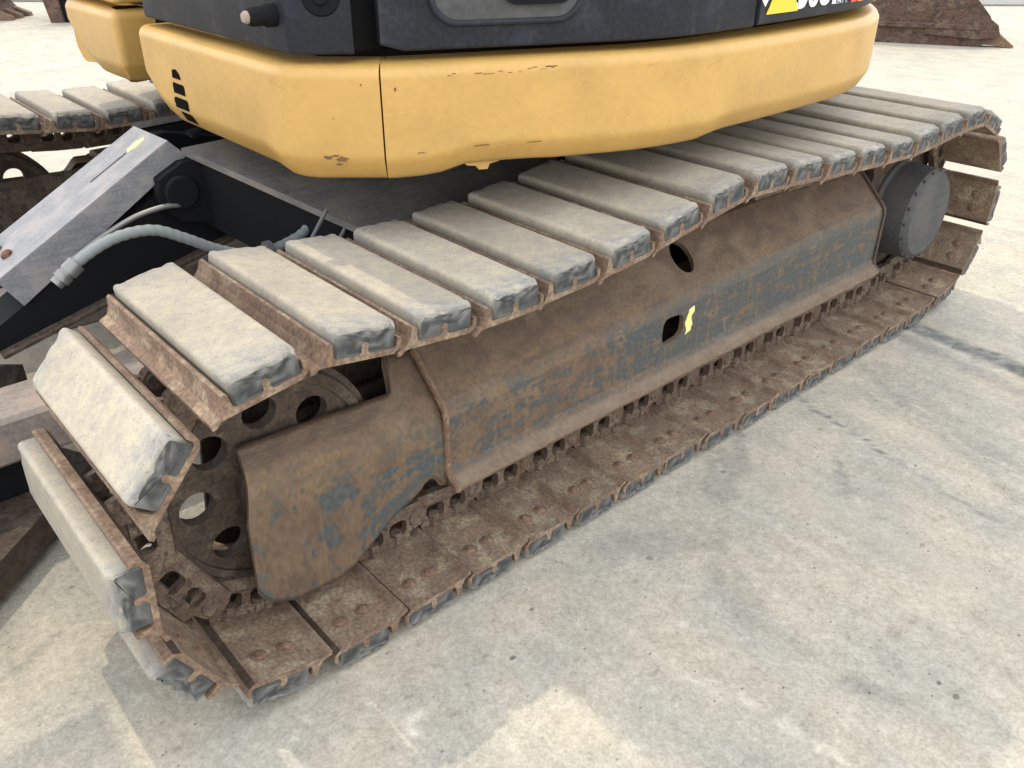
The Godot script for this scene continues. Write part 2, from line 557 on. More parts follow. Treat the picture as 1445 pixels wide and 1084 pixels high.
func make_pad(sd: int) -> ArrayMesh:
	var st := begin()
	var f := FastNoiseLite.new(); f.seed = sd; f.frequency = 48; f.fractal_octaves = 3
	var g := FastNoiseLite.new(); g.seed = sd + 50; g.frequency = 60; g.fractal_octaves = 2
	var rng := RandomNumberGenerator.new(); rng.seed = sd
	var tl := -0.0465; var tr := 0.0655; var n0 := 0.008; var n1 := 0.058 + rng.randf_range(-0.002, 0.002); var zl := 0.2235
	var prof := [Vector2(tl, n0), Vector2(tl, n0 + 0.018), Vector2(tl, n1 - 0.0095), Vector2(tl + 0.0004, n1 - 0.0065), Vector2(tl + 0.0018, n1 - 0.0030), Vector2(tl + 0.0045, n1 - 0.0009), Vector2(tl + 0.0085, n1 - 0.0001), Vector2(tl + 0.012, n1)]
	for k in range(1, 7): prof.append(Vector2(lerpf(tl + 0.012, tr - 0.012, k / 7.0), n1))
	for k in range(7, -1, -1): prof.append(Vector2(tl + tr - prof[k].x, prof[k].y))
	var rows := [-zl]
	var dd := [0.002, 0.005, 0.009, 0.013, 0.018, 0.024, 0.03, 0.037, 0.045, 0.055]
	for q in dd: rows.append(-zl + q)
	for k in range(1, 20): rows.append(lerpf(-zl + 0.055, zl - 0.055, k / 20.0))
	for k in range(dd.size() - 1, -1, -1): rows.append(zl - dd[k])
	rows.append(zl)
	var pos := []
	var col := []
	var uvs := []
	var uo := Vector2(rng.randf(), rng.randf())
	var tone := rng.randf_range(0.86, 1.04)
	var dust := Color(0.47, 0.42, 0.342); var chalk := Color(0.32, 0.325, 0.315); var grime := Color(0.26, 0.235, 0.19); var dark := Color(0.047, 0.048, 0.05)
	for zz in rows:
		var e: float = zl - absf(zz)
		var prow := []; var crow := []; var urow := []
		var arc := 0.0
		for k in prof.size():
			var q: Vector2 = prof[k]
			if k > 0: arc += q.distance_to(prof[k - 1])
			var top := sst(n0 + 0.018, n1, q.y)
			var p := Vector3(q.x, q.y, zz)
			# rounded, crumbled ends
			var rnd: float = pow(maxf(0.0, 1 - e / 0.014), 2.0) * 0.007
			p.y -= rnd * top
			p.x -= signf(p.x) * pow(maxf(0.0, 1 - e / 0.010), 2.0) * 0.0045
			var nn := f.get_noise_3d(p.x, p.y, p.z) 
			var chip := maxf(0.0, nn + 0.02) * (1 - sst(0.0, 0.034, e)) * top
			p.y -= chip * 0.013
			p.z -= signf(zz) * chip * 0.012 * sst(0.0, 0.005, e)
			var side_edge := 1 - sst(0.0, 0.014, minf(q.x - tl, tr - q.x))
			p.y -= maxf(0.0, f.get_noise_3d(p.x * 0.6 + 9, p.y, p.z * 0.6)) * 0.0010 * side_edge * top
			p += Vector3(0, g.get_noise_3d(p.x * 0.3, p.y, p.z * 0.3) * 0.0003 * top, 0)
			prow.append(p)
			var end := 1 - sst(0.0, 0.008, e)
			var near_end := 1 - sst(0.012, 0.075, e - nn * 0.04)
			var w := g.get_noise_3d(p.x * 1.7 + 3, p.y * 1.7, p.z * 1.7)
			var c := dust.lerp(chalk, clampf(near_end * 0.55 + w * 0.9 * near_end, 0, 1))
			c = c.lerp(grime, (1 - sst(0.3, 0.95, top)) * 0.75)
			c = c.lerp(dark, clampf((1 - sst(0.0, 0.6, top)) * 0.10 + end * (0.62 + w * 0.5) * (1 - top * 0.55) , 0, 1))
			c *= tone * (1.0 + f.get_noise_3d(p.x * 0.12, 0.0, p.z * 0.12) * 0.14)
			c.a = 1.0
			crow.append(c)
			urow.append(Vector2(arc, zz) / 0.34 + uo)
		pos.append(prow); col.append(crow); uvs.append(urow)
	smooth(st, true)
	for j in rows.size() - 1:
		for k in prof.size() - 1:
			var ps := [pos[j][k], pos[j][k + 1], pos[j + 1][k + 1], pos[j + 1][k]]
			var cs := [col[j][k], col[j][k + 1], col[j + 1][k + 1], col[j + 1][k]]
			var us := [uvs[j][k], uvs[j][k + 1], uvs[j + 1][k + 1], uvs[j + 1][k]]
			for i in [0, 1, 2, 0, 2, 3]:
				st.set_color(cs[i]); st.set_uv(us[i]); st.add_vertex(ps[i])
	st.set_smooth_group(4)
	for j in [0, rows.size() - 1]:
		var cen := Vector3((tl + tr) / 2, n0 + 0.020, rows[j])
		for r in 5:
			var f0 := 1.0 - r / 5.0; var f1 := 1.0 - (r + 1) / 5.0
			for k in prof.size():
				var a: Vector3 = pos[j][k]; var b: Vector3 = pos[j][(k + 1) % prof.size()]
				var q := [cen.lerp(a, f0), cen.lerp(b, f0), cen.lerp(b, f1), cen.lerp(a, f1)]
				for m in ([0, 1, 2, 0, 2, 3] if j == 0 else [0, 2, 1, 0, 3, 2]):
					var v: Vector3 = q[m]
					var w2 := g.get_noise_3d(v.x * 1.3, v.y * 1.3, v.z * 1.3 + 7)
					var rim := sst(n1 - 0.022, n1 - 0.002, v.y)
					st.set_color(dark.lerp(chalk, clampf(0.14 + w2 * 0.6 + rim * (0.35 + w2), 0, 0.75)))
					st.set_uv(Vector2(v.x, v.y) / 0.34 + uo); st.add_vertex(v)
	return done(st)

func make_link() -> ArrayMesh:
	var st := begin()
	var p := PackedVector2Array([Vector2(-0.098, -0.070), Vector2(-0.086, -0.088), Vector2(-0.01, -0.0885), Vector2(0.066, -0.088), Vector2(0.090, -0.078), Vector2(0.100, -0.062), Vector2(0.101, -0.044), Vector2(0.092, -0.030), Vector2(0.066, -0.022), Vector2(0.060, -0.002), Vector2(-0.054, -0.002), Vector2(-0.060, -0.020), Vector2(-0.086, -0.026), Vector2(-0.099, -0.038), Vector2(-0.103, -0.054)])
	var zf := func(v: Vector2, hi: int) -> float:
		var k := sst(-0.055, 0.055, v.x)
		var out := 0.011 - 0.011 * sst(0.035, 0.062, v.x)
		var inn := -0.011 + 0.011 * (1 - sst(-0.062, -0.035, v.x))
		return out + k * 0.0 if hi == 1 else inn
	plate(st, p, [rrect(Vector2(-0.030, -0.042), 0.042, 0.038, 0.012), rrect(Vector2(0.028, -0.042), 0.042, 0.038, 0.012)], -0.011, 0.011, Transform3D(), true, zf)
	for t in [-0.030, 0.028]: # nuts in the windows
		lathe(st, [Vector2(0, 0.030), Vector2(0.012, 0.030), Vector2(0.014, 0.028), Vector2(0.014, 0.003)], 6, Transform3D(Basis(Vector3.RIGHT, PI / 2), Vector3(t, 0, 0)) , false)
	lathe(st, [Vector2(0, 0.0145), Vector2(0.016, 0.0145), Vector2(0.019, 0.012), Vector2(0.019, -0.018), Vector2(0, -0.018)], 16, Transform3D(Basis(), Vector3(-0.077, -0.048, 0)))
	return done(st)

func make_bolt() -> ArrayMesh:
	var st := begin() # head looks towards -y
	lathe(st, [Vector2(0.0, 0.0072), Vector2(0.006, 0.007), Vector2(0.0095, 0.005), Vector2(0.0105, 0.003), Vector2(0.0155, 0.0022), Vector2(0.017, -0.001)], 14, Transform3D(Basis(Vector3.RIGHT, PI / 2), Vector3.ZERO))
	return done(st)

func track_path() -> Array[Vector2]:
	var p: Array[Vector2] = []
	for q in [Vector2(0.346, 0.631), Vector2(0.502, 0.610), Vector2(0.656, 0.596), Vector2(0.811, 0.596), Vector2(0.964, 0.605), Vector2(1.117, 0.622), Vector2(1.272, 0.646), Vector2(1.424, 0.668), Vector2(1.576, 0.664), Vector2(1.730, 0.651), Vector2(1.886, 0.640), Vector2(2.040, 0.631), Vector2(2.193, 0.626), Vector2(2.344, 0.630), Vector2(2.494, 0.641), Vector2(2.645, 0.642), Vector2(2.790, 0.583), Vector2(2.900, 0.428), Vector2(2.902, 0.245), Vector2(2.800, 0.105)]: p.append(q)
	for i in range(17, 1, -1): p.append(Vector2(i * PITCH + 0.006 * (i - 2) / 15.0, 0.060 if i < 17 else 0.066))
	for q in [Vector2(0.138, 0.104), Vector2(0.047, 0.272), Vector2(0.055, 0.458), Vector2(0.181, 0.603)]: p.append(q)
	return p

func build_track(dz: float) -> void:
	var path := track_path()
	var rng := RandomNumberGenerator.new(); rng.seed = 4 + int(dz * 10)
	for i in path.size():
		var a := path[i]; var b := path[(i + 1) % path.size()]
		var t := (b - a).normalized()
		var n := Vector2(-t.y, t.x)
		var c := (a + b) / 2
		var tilt := Basis(Vector3.FORWARD, rng.randf_range(-0.02, 0.02))
		var bs := Basis(Vector3(t.x, t.y, 0), Vector3(n.x, n.y, 0), Vector3(0, 0, 1)) * tilt
		var xf := Transform3D(bs, Vector3(c.x, c.y, -0.225 + dz + rng.randf_range(-0.003, 0.003)))
		var shoe := part("track_shoe", plates[(i * 3 + rng.randi_range(0, 1)) % plates.size()], M.shoe_steel, xf)
		node("rubber_pad", pads[(i * 5 + rng.randi_range(0, 2)) % pads.size()], M.rubber, shoe, Transform3D(Basis(Vector3.UP, 0.0), Vector3(rng.randf_range(-0.001, 0.001), rng.randf_range(-0.002, 0.001), 0)))
		if n.y < 0.3: # inside seen on the lower run and round the ends
			for s in [-0.024, 0.024]:
				node("bolt", bolt_mesh, M.bolt_rust, shoe, Transform3D(Basis(Vector3.UP, rng.randf() * 3), Vector3(s + rng.randf_range(-0.002, 0.002), 0.0005, 0.166)))
			if dz < -1:
				for s in [-0.024, 0.024]:
					node("bolt", bolt_mesh, M.bolt_rust, shoe, Transform3D(Basis(Vector3.UP, rng.randf() * 3), Vector3(s, 0.0005, -0.166)))
		for zz in [0.047, -0.047]:
			part("track_link", link_mesh, M.link_steel, xf * Transform3D(Basis(), Vector3(0, 0, zz)))

func build_wheels(dz: float) -> void:
	# idler: web with eight holes, rim with a worn tread, hub
	var st := begin()
	var holes := []
	for k in 8: holes.append(circle(Vector2.from_angle(TAU * (k + 0.02) / 8.0) * 0.137, 0.032, 18))
	plate(st, circle(Vector2.ZERO, 0.196, 64), holes, 0.006 if dz > -1 else -0.030, 0.030 if dz > -1 else -0.006, Transform3D(Basis(), Vector3(0.33, 0.338, -0.225 + dz)), true)
	var web := part("idler_wheel", done(st), M.dark_rust)
	st = begin()
	lathe(st, [Vector2(0.188, 0.036), Vector2(0.200, 0.040), Vector2(0.207, 0.036), Vector2(0.211, 0.022), Vector2(0.222, 0.020), Vector2(0.222, -0.020), Vector2(0.211, -0.022), Vector2(0.207, -0.036), Vector2(0.188, -0.040), Vector2(0.188, 0.036)], 72, Transform3D(Basis(), Vector3(0.33, 0.338, -0.225 + dz)))
	node("wheel_rim", done(st), M.dark_rust, web)
	st = begin()
	lathe(st, [Vector2(0, 0.06), Vector2(0.06, 0.06), Vector2(0.068, 0.052), Vector2(0.068, -0.05), Vector2(0, -0.05)], 32, Transform3D(Basis(), Vector3(0.33, 0.338, -0.225 + dz)))
	node("wheel_hub", done(st), M.dark_rust, web)
	# sprocket ring
	st = begin()
	var teeth := PackedVector2Array()
	for k in 21:
		var a := TAU * k / 21.0
		for q in [[-0.10, 0.222], [-0.05, 0.246], [0.05, 0.246], [0.10, 0.222]]:
			teeth.append(Vector2.from_angle(a + q[0]) * q[1])
	plate(st, teeth, [circle(Vector2.ZERO, 0.12, 32)], -0.02, 0.02, Transform3D(Basis(), Vector3(2.61, 0.345, -0.225 + dz)))
	part("drive_sprocket", done(st), M.dark_rust)
	# final drive housing with its bolted cap
	st = begin()
	lathe(st, [Vector2(0.16, -0.12), Vector2(0.16, 0.03), Vector2(0.152, 0.040), Vector2(0.149, 0.128), Vector2(0.138, 0.140), Vector2(0.136, 0.141)], 48, Transform3D(Basis(), Vector3(2.61, 0.345, -0.225 + dz)))
	var drive := part("final_drive", done(st), M.hub_grey)
	st = begin()
	lathe(st, [Vector2(0.0, 0.146), Vector2(0.128, 0.146), Vector2(0.134, 0.142), Vector2(0.137, 0.139)], 48, Transform3D(Basis(), Vector3(2.61, 0.345, -0.225 + dz)))
	node("hub_cap", done(st), M.hub_grey, drive)
	st = begin()
	lathe(st, [Vector2(0, 0.006), Vector2(0.0055, 0.004), Vector2(0.0062, 0.003), Vector2(0.0062, 0)], 6, Transform3D(), false)
	var hb := done(st)
	for k in 18:
		var q := Vector2.from_angle(TAU * k / 18.0) * 0.143
		node("cap_bolt", hb, M.dark_rust, drive, Transform3D(Basis(), Vector3(2.61 + q.x, 0.345 + q.y, -0.225 + dz + 0.134)))
	# rollers
	st = begin()
	lathe(st, [Vector2(0, 0.075), Vector2(0.062, 0.075), Vector2(0.072, 0.068), Vector2(0.072, 0.036), Vector2(0.055, 0.032), Vector2(0.055, -0.032), Vector2(0.072, -0.036), Vector2(0.072, -0.068), Vector2(0, -0.075)], 28)
	var roller := done(st)
	for k in 5: part("track_roller", roller, M.dark_rust, Transform3D(Basis(), Vector3(0.80 + 0.36 * k, 0.215, -0.225 + dz)))
	part("carrier_roller", roller, M.dark_rust, Transform3D(Basis().scaled(Vector3(0.55, 0.55, 0.5)), Vector3(1.47, 0.555, -0.235 + dz)))

# ---------------------------------------------------------------- track frame
func frame_profile(x: float) -> Array: # (z, y) outer skin from under the lip up over the slope
	var k := clampf((x - 0.66) / 1.7, 0, 1)
	var d := lerpf(0.0, 0.012, k)
	var e := lerpf(-0.004, 0.034, k)
	return [Vector2(-0.135, 0.194 + d), Vector2(-0.088, 0.196 + d), Vector2(-0.085, 0.199 + d), Vector2(-0.086, 0.208 + d), Vector2(-0.098, 0.214 + d), Vector2(-0.112, 0.226 + d), Vector2(-0.117, 0.240 + d), Vector2(-0.117, 0.362 + e), Vector2(-0.121, 0.378 + e), Vector2(-0.132, 0.392 + e), Vector2(-0.238, 0.493 + e), Vector2(-0.262, 0.500 + e), Vector2(-0.36, 0.500 + e), Vector2(-0.37, 0.49 + e), Vector2(-0.37, 0.194 + d)]

const FV := [0.0, 0.06, 0.07, 0.09, 0.11, 0.14, 0.17, 0.42, 0.45, 0.48, 0.80, 0.84, 0.97, 0.99, 1.0]

func frame_point(x: float, seg: int, f: float, zo: float, sgn: float) -> Vector3:
	var p := frame_profile(x)
	var q: Vector2 = p[seg].lerp(p[seg + 1], f)
	return Vector3(x, q.y, zo + (q.x + 0.225) * sgn)

func frame_skin(st: SurfaceTool, x0: float, x1: float, seg: int, holes: Array, zo: float, sgn: float) -> void:
	# holes: polygons in (x, f)
	var outer := PackedVector2Array([Vector2(x0, 0), Vector2(lerpf(x0, x1, 0.25), 0), Vector2(lerpf(x0, x1, 0.5), 0), Vector2(lerpf(x0, x1, 0.75), 0), Vector2(x1, 0), Vector2(x1, 1), Vector2(lerpf(x0, x1, 0.75), 1), Vector2(lerpf(x0, x1, 0.5), 1), Vector2(lerpf(x0, x1, 0.25), 1), Vector2(x0, 1)])
	var full := bridged(outer, holes) if holes.size() > 0 else outer
	var t := triangles(full)
	for k in range(0, t.size(), 3):
		var idx := [t[k], t[k + 1], t[k + 2]]
		if sgn > 0: idx = [t[k], t[k + 2], t[k + 1]]
		for i in idx:
			var v := full[i]
			st.set_uv(Vector2((v.x - 0.2) / 2.2, 1.0 - lerpf(FV[seg], FV[seg + 1], v.y)))
			st.add_vertex(frame_point(v.x, seg, v.y, zo, sgn))
	for h in holes: # thickness of the plate round each hole
		for i in h.size():
			var a: Vector2 = h[i]; var b: Vector2 = h[(i + 1) % h.size()]
			var p0 := frame_point(a.x, seg, a.y, zo, sgn); var p1 := frame_point(b.x, seg, b.y, zo, sgn)
			var inn := Vector3(0, -0.009, -0.009 * sgn) if seg == 9 else Vector3(0, 0, -0.013 * sgn)
			st.set_uv(Vector2((a.x - 0.2) / 2.2, 0.4))
			quad(st, p0, p1, p1 + inn, p0 + inn)

func build_frame(dz: float, sgn: float) -> void:
	var zo := -0.225 + dz
	var st := begin()
	smooth(st, true)
	var x0 := 0.668; var x1 := 2.355
	for seg in FV.size() - 1:
		var holes := []
		if seg == 9: # slotted hole in the slope
			var h := PackedVector2Array()
			for k in 22:
				var a := TAU * k / 22.0
				h.append(Vector2(1.468 + cos(a) * 0.033 , 0.58 + sin(a) * 0.31))
			holes.append(h)
		if seg == 6:
			var h2 := PackedVector2Array()
			for k in 24:
				var a := TAU * k / 24.0
				var q := Vector2(signf(cos(a)) * pow(absf(cos(a)), 0.62), signf(sin(a)) * pow(absf(sin(a)), 0.62))
				h2.append(Vector2(1.362 + q.x * 0.040, 0.64 + q.y * (0.27 - 0.03 * q.x)))
			holes.append(h2)
		st.set_smooth_group(-1 if seg in [6, 9, 0, 1, 2] else 1)
		frame_skin(st, x0, x1, seg, holes, zo, sgn)
	smooth(st, false)
	for xe in [x0, x1]:
		var pr := frame_profile(xe)
		var pp := PackedVector2Array()
		for q in pr: pp.append(q)
		var t := triangles(pp)
		for k in range(0, t.size(), 3):
			for i in [t[k], t[k + 1], t[k + 2]]:
				st.set_uv(Vector2((xe - 0.2) / 2.2, 0.3))
				st.add_vertex(Vector3(xe, pp[i].y, zo + (pp[i].x + 0.225) * sgn))
	var fr := part("track_frame", done(st), M.frame_paint)
	st = begin()
	var bead := []
	for seg in range(2, 10):
		for f in ([0.0, 0.5] if seg not in [6, 9] else [0.0, 0.2, 0.4, 0.6, 0.8]):
			bead.append(frame_point(x0 - 0.001, seg, f, zo, sgn) + Vector3(0, 0, -0.002 * sgn))
	tube(st, bead, 0.0075, 8)
	node("weld_bead", done(st), M.bolt_rust, fr)
	# end flange, a thin plate standing proud of the frame's section
	st = begin()
	var outl := PackedVector2Array()
	for q in frame_profile(x1):
		outl.append(Vector2(-0.235, 0.34) + (q - Vector2(-0.235, 0.34)) * 1.05)
	for k in outl.size(): outl[k] = Vector2((outl[k].x + 0.225) * sgn, outl[k].y)
	extrude(st, outl, -0.006, 0.006, Transform3D(Basis(Vector3(0, 0, 1), Vector3(0, 1, 0), Vector3(-1, 0, 0)), Vector3(x1 + 0.006, 0, zo)))
	node("end_flange", done(st), M.dark_rust, fr)
	# motor bracket behind the flange
	st = begin()
	boxat(st, Vector3(2.362, 0.17, zo - 0.12 * sgn), Vector3(2.55, 0.46, zo - 0.06 * sgn), 0.01)
	node("motor_bracket", done(st), M.dark_rust, fr)
	if sgn > 0:
		st = begin()
		tube(st, [Vector3(1.36, 0.30, zo + 0.02), Vector3(1.36, 0.38, zo + 0.03)], 0.028, 14)
		node("grease_cylinder", done(st), M.hub_grey, fr)
		# yellow chalk stroke
		st = begin()
		var rng := RandomNumberGenerator.new(); rng.seed = 8
		var lft := []; var rgt := []
		for k in 9:
			var f := k / 8.0
			var cx := 1.422 + f * 0.004 + sin(f * 9) * 0.003
			lft.append(Vector2(cx - 0.010 - rng.randf_range(-0.002, 0.004), 0.296 + f * 0.066))
			rgt.append(Vector2(cx + 0.010 + rng.randf_range(-0.003, 0.004), 0.296 + f * 0.066 + 0.006))
		var pl := PackedVector2Array()
		for v in lft: pl.append(v)
		rgt.reverse()
		for v in rgt: pl.append(v)
		extrude(st, pl, -0.001, 0.0012, Transform3D(Basis(), Vector3(0, 0, -0.117 + dz)))
		node("chalk_mark", done(st), M.paint_mark, fr)
	# idler guard: rounded cover in front of the frame, cut low at the front and arched by the seam
	st = begin()
	smooth(st, true)
	var xs := []
	for k in 41: xs.append(lerpf(0.243, 0.664, k / 40.0))
	var foot := [Vector2(0.243, 0.165), Vector2(0.252, 0.145), Vector2(0.275, 0.122), Vector2(0.31, 0.106), Vector2(0.40, 0.102), Vector2(0.44, 0.116), Vector2(0.53, 0.182), Vector2(0.575, 0.200), Vector2(0.60, 0.213), Vector2(0.612, 0.226), Vector2(0.630, 0.232), Vector2(0.645, 0.222), Vector2(0.652, 0.204), Vector2(0.664, 0.198)]
	var sec := func(x: float) -> Array:
		var yb := 0.0
		for k in foot.size() - 1:
			if x >= foot[k].x - 1e-5 and x <= foot[k + 1].x + 1e-5:
				yb = lerpf(foot[k].y, foot[k + 1].y, (x - foot[k].x) / (foot[k + 1].x - foot[k].x))
		var fr2 := (0.664 - x) / 0.42
		var top := 0.018 * fr2
		var cut := 1.0 - 0.62 * sst(0.612, 0.575, x)   # idler slot ends the slope early
		var o := [Vector2(-0.132, yb - 0.002), Vector2(-0.122, yb), Vector2(-0.120, yb + 0.01), Vector2(-0.120, 0.300 + top), Vector2(-0.1205, 0.318 + top), Vector2(-0.124, 0.342 + top), Vector2(-0.132, 0.365 + top), Vector2(-0.144, 0.384 + top)]
		for k in 4:
			var f := (k + 1) / 4.0 * cut
			o.append(Vector2(-0.144 - 0.094 * f, 0.384 + top + 0.092 * f))
		o.append(o[o.size() - 1] + Vector2(-0.004, -0.012))
		return o
	for i in xs.size() - 1:
		var s0: Array = sec.call(xs[i]); var s1: Array = sec.call(xs[i + 1])
		for k in s0.size() - 1:
			var v0 := [0.20, 0.21, 0.22, 0.40, 0.43, 0.46, 0.5, 0.54, 0.6, 0.66, 0.72, 0.78, 0.8][k] as float
			var v1 := [0.21, 0.22, 0.40, 0.43, 0.46, 0.5, 0.54, 0.6, 0.66, 0.72, 0.78, 0.8, 0.82][k] as float
			var mk := func(x: float, q: Vector2) -> Vector3: return Vector3(x + (0.664 - x) / 0.42 * 0.032 * sst(0.28, 0.47, q.y), q.y, zo + (q.x + 0.225) * sgn)
			st.set_smooth_group(-1 if k == 2 else 1)
			var u0: float = (xs[i] - 0.2) / 2.2; var u1: float = (xs[i + 1] - 0.2) / 2.2
			uquad(st, [mk.call(xs[i], s0[k]), mk.call(xs[i + 1], s1[k]), mk.call(xs[i + 1], s1[k + 1]), mk.call(xs[i], s0[k + 1])], [Vector2(u0, 1 - v0), Vector2(u1, 1 - v0), Vector2(u1, 1 - v1), Vector2(u0, 1 - v1)])
	smooth(st, true)
	# inner face of the cover, a plate's thickness behind
	for i in xs.size() - 1:
		var s0: Array = sec.call(xs[i]); var s1: Array = sec.call(xs[i + 1])
		for k in range(1, s0.size() - 1):
			var mk2 := func(x: float, q: Vector2) -> Vector3: return Vector3(x + (0.664 - x) / 0.42 * 0.032 * sst(0.28, 0.47, q.y), q.y - 0.008, zo + (q.x - 0.010 + 0.225) * sgn)
			quad(st, mk2.call(xs[i], s0[k]), mk2.call(xs[i], s0[k + 1]), mk2.call(xs[i + 1], s1[k + 1]), mk2.call(xs[i + 1], s1[k]))
	smooth(st, false)
	var e0: Array = sec.call(xs[0])
	for k in range(1, e0.size() - 1): # front edge thickness
		var ed := func(q: Vector2, inner: bool) -> Vector3:
			return Vector3(xs[0] + 0.032 * sst(0.28, 0.47, q.y), q.y - (0.008 if inner else 0.0), zo + (q.x - (0.010 if inner else 0.0) + 0.225) * sgn)
		quad(st, ed.call(e0[k], false), ed.call(e0[k + 1], false), ed.call(e0[k + 1], true), ed.call(e0[k], true))
	part("idler_guard", done(st), M.frame_paint)
	# its partner on the inner side of the idler
	st = begin()
	var ip := PackedVector2Array()
	for q in foot: ip.append(q)
	ip.append(Vector2(0.664, 0.46)); ip.append(Vector2(0.30, 0.46)); ip.append(Vector2(0.27, 0.43))
	extrude(st, ip, -0.005, 0.005, Transform3D(Basis(), Vector3(0, 0, zo - 0.108 * sgn)))
	part("idler_guard", done(st), M.dark_rust)
	# yoke that carries the idler axle
	st = begin()
	boxat(st, Vector3(0.30, 0.29, zo - 0.045), Vector3(0.70, 0.39, zo - 0.075), 0.01)
	boxat(st, Vector3(0.58, 0.24, zo - 0.06), Vector3(0.72, 0.36, zo + 0.06), 0.01)
	part("idler_yoke", done(st), M.dark_rust)

# ---------------------------------------------------------------- bodywork bands
func rounded(p: Array, r: float) -> Array: # Vector2 polyline with corners eased
	var o := [p[0]]
	for i in range(1, p.size() - 1):
		var a: Vector2 = p[i - 1]; var b: Vector2 = p[i]; var c: Vector2 = p[i + 1]
		var ra: float = min(r, a.distance_to(b) * 0.45); var rc: float = min(r, b.distance_to(c) * 0.45)
		var s := b + (a - b).normalized() * ra; var e := b + (c - b).normalized() * rc
		for k in 6:
			var f := k / 5.0
			o.append(s.lerp(b, f).lerp(b.lerp(e, f), f))
	o.append(p[p.size() - 1])
	return o

func subdivide(p: Array, step: float) -> Array:
	var o := [p[0]]
	for i in range(1, p.size()):
		var n := int(ceil(p[i].distance_to(p[i - 1]) / step))
		for k in n: o.append(p[i - 1].lerp(p[i], (k + 1.0) / n))
	return o

func band(st: SurfaceTool, line: Array, y0: Callable, y1: Callable, prof: Array) -> void:
	# prof: [fraction of height, metres added, metres outward]
	var rows := []
	for i in line.size():
		var d0: Vector2 = (line[i] - line[max(i - 1, 0)]).normalized()
		var d1: Vector2 = (line[min(i + 1, line.size() - 1)] - line[i]).normalized()
		var d := (d0 + d1).normalized()
		if i == 0: d = d1
		if i == line.size() - 1: d = d0
		var nrm := Vector2(-d.y, d.x)
		var sc: float = 1.0 / max(0.6, d.dot(d1 if i == 0 else d0))
		var a: float = y0.call(line[i]); var b: float = y1.call(line[i])
		var r := []
		for q in prof:
			var v: Vector2 = line[i] + nrm * q[2] * sc
			r.append(Vector3(v.x, lerpf(a, b, q[0]) + q[1], v.y))
		rows.append(r)
	smooth(st, true)
	for i in rows.size() - 1:
		for k in prof.size() - 1:
			quad(st, rows[i][k], rows[i + 1][k], rows[i + 1][k + 1], rows[i][k + 1])
		var e := prof.size() - 1
		st.set_smooth_group(-1)
		quad(st, rows[i][e], rows[i + 1][e], rows[i + 1][0], rows[i][0])
		smooth(st, true)
	smooth(st, false)
	for i in [0, rows.size() - 1]:
		var c := Vector3.ZERO
		for v in rows[i]: c += v / prof.size()
		for k in prof.size():
			tri(st, c, rows[i][k], rows[i][(k + 1) % prof.size()])

const SKIRT := [[0, 0.002, -0.10], [0, 0, -0.034], [0, 0.003, -0.026], [0, 0.010, -0.018], [0, 0.034, -0.005], [0, 0.042, -0.0012], [0, 0.049, 0], [0, 0.056, 0], [1, -0.026, 0], [1, -0.020, 0], [1, -0.014, -0.0015], [1, -0.007, -0.006], [1, -0.002, -0.013], [1, 0, -0.022], [1, 0, -0.10]]
const PANEL := [[0, 0, -0.05], [0, 0, -0.006], [0, 0.002, -0.002], [0, 0.006, 0], [1, -0.006, 0], [1, -0.002, -0.002], [1, 0, -0.006], [1, 0, -0.05]]
const TOPY := 0.985

